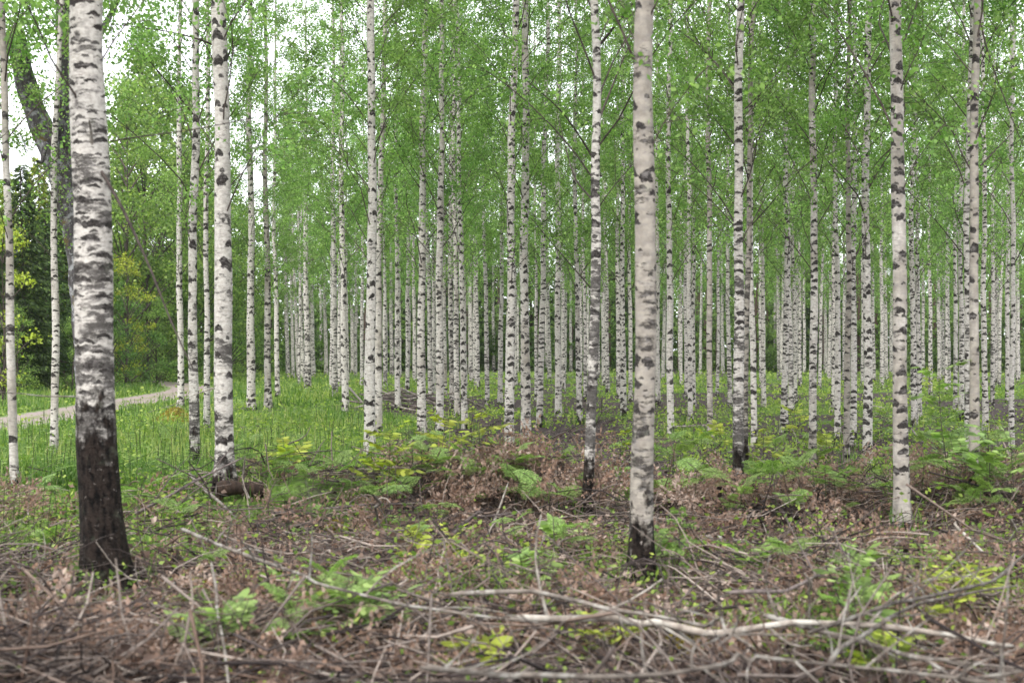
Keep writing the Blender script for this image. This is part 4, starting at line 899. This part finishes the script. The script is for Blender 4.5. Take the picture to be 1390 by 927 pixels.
# ------------------------------------------------------------------ fallen branches
def fallen(pix, w, mat, label, lift=.06, lift2=None, twigs=0, seed=0, taper=.5, name='fallen_branch', category='branch'):
    lift2 = lift if lift2 is None else lift2
    P0 = np.array([hit(u, v, lift+(lift2-lift)*i/(len(pix)-1)) for i, (u, v) in enumerate(pix)])
    n = max(8, len(pix)*5); P = smooth_line(P0, n); b = P[0].copy(); rng = np.random.default_rng(seed+int(pix[0][0]))
    kn = max(4, n//5); kx = np.sort(rng.random(kn))*(n-1); kx[0] = 0; kx[-1] = n-1
    P = P+np.stack([np.interp(np.arange(n), kx, rng.normal(size=kn)*.022) for _ in range(3)], 1); d = P[:, 1].mean(); r0 = w/2/F*d
    R = r0*np.linspace(1, taper, n)*(1+.13*rng.normal(size=n)); 
    for _ in range(2): R[1:-1] = (R[:-2]+R[1:-1]+R[2:])/3
    R[-1] *= .3; R[0] *= .55
    t = thing(name, b); V, Q = tubes(P-b, R, 8, False)
    twigs = int(twigs*1.6)
    o = obj('stem', mk('stem', V, Q, mat=M[mat], smooth=True), t)
    for k in range(twigs):
        i = rng.integers(2, n-2); tdir = nrm(P[i+1]-P[i-1]); dr = nrm(tdir*.8+rdir(1, rng)[0]*.8+[0, 0, .25]); L = rng.uniform(.2, .6); s = np.linspace(0, 1, 5)[:, None]
        tp = P[i]-b+dr*L*s+np.array([0, 0, -.12*L])*s*s+rdir(1, rng)[0]*.05*np.sin(s*PI); V, Q = tubes(tp, r0*.45*(1-.7*s[:, 0]), 5, False)
        obj('twig', mk('twig', V, Q, mat=M[mat], smooth=True), t)
    tag(t, label, category, 'fallen branches on the ground'); return t
fallen([(238,727),(290,745),(345,765),(460,798),(560,826),(640,838),(740,846)], 6.5, 'dead', 'long grey branch slanting down from the big birch to the pale log', .40, .33, 8)
fallen([(690,834),(760,842),(880,850),(960,858),(1050,860),(1200,858),(1300,868),(1390,884)], 12, 'pale', 'long pale fallen log lying across the bottom right foreground', .30, .30, 6, name='fallen_log', category='log')
fallen([(600,800),(700,806),(800,816),(900,832),(970,850),(1000,866),(1022,888)], 7, 'dead', 'brown branch arching over the pale log below the thick tan birch', .42, .34, 8)
fallen([(560,922),(700,917),(800,918),(887,912),(960,900),(1020,887),(1050,890),(1150,898),(1240,905),(1330,915),(1400,926)], 8.5, 'dead', 'long curved grey branch along the bottom edge right of centre', .38, .42, 9)
fallen([(1030,850),(1100,858),(1167,871),(1254,898),(1330,912),(1400,924)], 9, 'dead', 'grey branch crossing the lower right corner under the others', .30, .24, 5)
fallen([(1125,905),(1160,866),(1200,835),(1240,814),(1290,808),(1323,804),(1385,800)], 7, 'dead', 'forked grey branch climbing right from the pale log to the right edge', .32, .40, 8)
fallen([(985,812),(1040,805),(1080,790),(1123,773),(1180,762)], 6, 'deaddark', 'dark branch rising right above the pale log at lower right', .28, .34, 5)
fallen([(1100,860),(1133,850),(1200,832),(1273,808),(1340,790),(1400,745)], 6, 'dead', 'thin grey branch slanting up to the right edge', .34, .45, 6)
fallen([(1322,822),(1350,826),(1392,834)], 9, 'pale', 'short whitish branch at the right edge above the logs', .10, .12, 1)
fallen([(1235,882),(1300,872),(1392,860)], 8, 'pale', 'whitish branch under the short whitish one at the right edge', .08, .10, 2)
fallen([(0,778),(30,762),(62,748)], 6, 'pale', 'short pale branch at the left edge left of the big birch', .10, .15, 1)
fallen([(281,770),(290,815),(305,870),(318,935)], 6, 'dead', 'grey stick leaning toward the viewer at the lower left', .35, .20, 1)
fallen([(177,702),(225,678),(273,653),(327,627)], 4.5, 'deaddark', 'thin dark stick slanting up between big birch and thick white birch', .12, .45, 2)
fallen([(258,648),(290,675),(322,704)], 6, 'pale', 'pale stick leaning at the foot of the thick white birch', .22, .10, 0)
fallen([(67,828),(110,858),(184,912)], 6, 'deaddark', 'dark grey branch on the ground at the bottom left', .10, .08, 4)
fallen([(168,858),(205,830),(246,782)], 5, 'dead', 'brown stick crossing beside the big birch foot', .10, .20, 1)
fallen([(60,930),(85,895),(108,866)], 5, 'dead', 'short stick in the bottom left corner', .06, .14, 1)
fallen([(0,812),(40,838),(60,850)], 6, 'pale', 'pale forked stick at the bottom left edge', .10, .10, 3)
fallen([(0,830),(40,790),(70,770),(115,765)], 5, 'dead', 'bent stick left of the big birch foot', .10, .10, 2)
fallen([(507,672),(515,700),(525,732)], 5, 'pale', 'pale stick standing slanted in the leaf pile below the tall white birch', .45, .04, 1)
fallen([(473,752),(540,755),(600,757),(660,764),(700,772)], 4, 'dead', 'thin grey branch lying flat in dry leaves below the cream mid birch', .08, .08, 4)
fallen([(598,730),(630,710),(655,694)], 7, 'deaddark', 'dark stick slanting up left of the paired centre birch', .08, .25, 1)
fallen([(662,732),(678,690),(691,652)], 4, 'pale', 'thin pale stick poking up below the paired centre birch', .04, .45, 1)
fallen([(895,732),(960,734),(1027,738)], 8, 'pale', 'whitish straight log right of the thick tan birch foot', .06, .06, 0, taper=.8, name='fallen_log', category='log')
fallen([(696,754),(730,748),(752,756),(764,784)], 5, 'deaddark', 'dark bent twig left of the thick tan birch', .10, .04, 2)
fallen([(583,927),(620,902),(656,880)], 9, 'pale', 'thick pale stick at the bottom edge left of centre', .04, .12, 1)
fallen([(415,905),(450,915),(485,930)], 7, 'pale', 'pale grey stick at the bottom edge near the fern', .06, .06, 1)
fallen([(600,822),(640,828),(700,830)], 13, 'rot', 'short thick brown broken log where the long branches meet', .05, .05, 0, taper=.9, name='fallen_log', category='log')
fallen([(1300,708),(1325,745),(1347,778)], 5, 'pale', 'pale stick leaning below the tan blotched birch', .35, .05, 1)
fallen([(1374,696),(1376,740),(1375,786)], 4.5, 'pale', 'upright pale stick near the right edge', .5, .04, 0)
fallen([(1100,782),(1102,815),(1101,852)], 4, 'pale', 'thin upright pale stick above the log at lower right', .42, .08, 0)
fallen([(1030,740),(1080,728),(1125,722)], 4, 'dead', 'thin brown branch on the brush ridge left of the thick cream birch', .08, .10, 2)
fallen([(1180,748),(1250,738),(1330,742)], 4, 'deaddark', 'thin dark branch in the shaded brush below thick cream birch', .06, .06, 3)
fallen([(1215,735),(1222,760),(1235,800)], 6, 'deaddark', 'dark stick below the thick cream birch foot', .14, .04, 1)
fallen([(335,688),(334,650),(334,620)], 4, 'dead', 'bare upright stalk right of the rotten log', .02, .55, 0)
fallen([(370,695),(440,690),(520,683),(590,682)], 5, 'deaddark', 'dark branch along the top of the dry leaf ridge', .10, .10, 3)
fallen([(466,517),(480,532),(497,552)], 4.5, 'pale', 'pale fallen pole behind the tall white birch', .35, .1, 0)
fallen([(518,546),(545,552),(590,562)], 3.2, 'pale', 'pale pole lying on the small brush heap', .15, .06, 2)
fallen([(585,620),(600,607),(612,598)], 7, 'pale', 'short pale log piece at the foot of the cream mid birch', .08, .08, 0, taper=.85, name='fallen_log', category='log')
fallen([(640,556),(665,562)], 3, 'pale', 'thin pale pole right of the dark-footed thin birch', .06, .05, 0)
fallen([(905,580),(960,578),(985,585)], 3, 'pale', 'pale stick in the green left of the dark double birch', .08, .08, 1)
fallen([(985,612),(1005,613),(1045,600)], 3, 'dead', 'thin branch behind the dark double birch', .1, .2, 2)
fallen([(1185,552),(1215,556)], 2.5, 'pale', 'short pale pole on the clear ground left of the thick cream birch', .08, .08, 0)
fallen([(1240,585),(1262,610)], 3, 'pale', 'pale stick right of the thick cream birch', .25, .05, 0)
fallen([(1360,632),(1395,631)], 4, 'pale', 'white stick at the right edge beyond the leafy shoots', .1, .1, 0)
fallen([(735,620),(790,628),(840,620)], 3, 'deaddark', 'dark branch on bare ground behind the leaning black-barred birch', .06, .08, 3)
fallen([(720,600),(760,602),(800,598)], 2.5, 'dead', 'thin branch behind the leaning black-barred birch on dark ground', .05, .05, 2)
# rotten log by the thick white birch
b = hit(318, 680); t = thing('rotten_log', b, .2); tag(t, 'short rotten brown log lying at the foot of the thick white birch', 'log')
s = np.linspace(0, 1, 9); V, Q = tubes(np.stack([-.16+.42*s, .08*s, .10+.015*np.sin(s*5)], -1), .07*(1+.14*np.sin(s*9)), 12, False)
obj('bark', mk('bark', V, Q, mat=M['rot'], smooth=True), t)
a = np.arange(12)*2*PI/12
for x_, y_, sg in ((-.16, 0, -1), (.26, .08, 1)):
    Vc = np.concatenate([[[x_+sg*.012, y_, .10]], np.stack([np.full(12, x_), y_+.07*np.cos(a)*1.02, .10+.07*np.sin(a)], -1)]); Tn = np.array([[0, 1+i, 1+(i+1) % 12] for i in range(12)])
    obj('cut_end', mk('cut_end', Vc, T=Tn, mat=M['dead']), t)
# small brush heap in the mid distance
b = hit(548, 556); t = thing('brush_heap', b); tag(t, 'small heap of old dark branches with moss behind the brush-heap birch', 'brush heap')
rng = np.random.default_rng(8)
for k in range(46):
    p = rng.normal(size=3)*[.75, .35, 0]+[0, .3, .08+.3*rng.random()]; a = rng.normal()*.5+(PI if rng.random() < .5 else 0); L = rng.uniform(.5, 1.5); s = np.linspace(-.5, .5, 4)[:, None]
    P = p+np.array([math.cos(a), math.sin(a)*.6, rng.normal()*.22])*L*s; P[:, 2] = np.maximum(P[:, 2], .01); V, Q = tubes(P, np.full(4, rng.uniform(.01, .028)), 5, False)
    obj('branch', mk('branch', V, Q, mat=M[('deaddark', 'dead', 'deaddark', 'pale')[k % 4]], smooth=True), t)
# ------------------------------------------------------------------ the damp air under the trees
hz = NT('haze'); pv = hz.n('VolumePrincipled'); pv.inputs['Color'].default_value = (.86, .93, .88, 1); pv.inputs['Density'].default_value = .0002; pv.inputs['Anisotropy'].default_value = .2
hz.t.links.new(pv.outputs[0], hz.out.inputs['Volume'])
c8 = [(x_, y_, z_) for z_ in (-2, 24) for y_ in (-70, 720) for x_ in (-420, 420)]
obj('haze', mk('haze', c8, [(0, 2, 3, 1), (4, 5, 7, 6), (0, 1, 5, 4), (2, 6, 7, 3), (0, 4, 6, 2), (1, 3, 7, 5)], mat=hz.m), kind='stuff')
# ------------------------------------------------------------------ labels made unique where several things fit one phrase
byl = {}
for o, l, u in PENDING: byl.setdefault(l, []).append((u, o))
for l, lst in byl.items():
    if len(lst) > 1:
        lst.sort(key=lambda e: e[0])
        for i, (u, o) in enumerate(lst): o['label'] = '%s, %s from left of %d' % (l, ordn(i+1), len(lst))
tri = sum(len(m.loop_triangles) or sum(p.loop_total-2 for p in m.polygons) if len(m.polygons) < 300 else len(m.loops)//2 for m in bpy.data.meshes)
print('tris approx', tri)
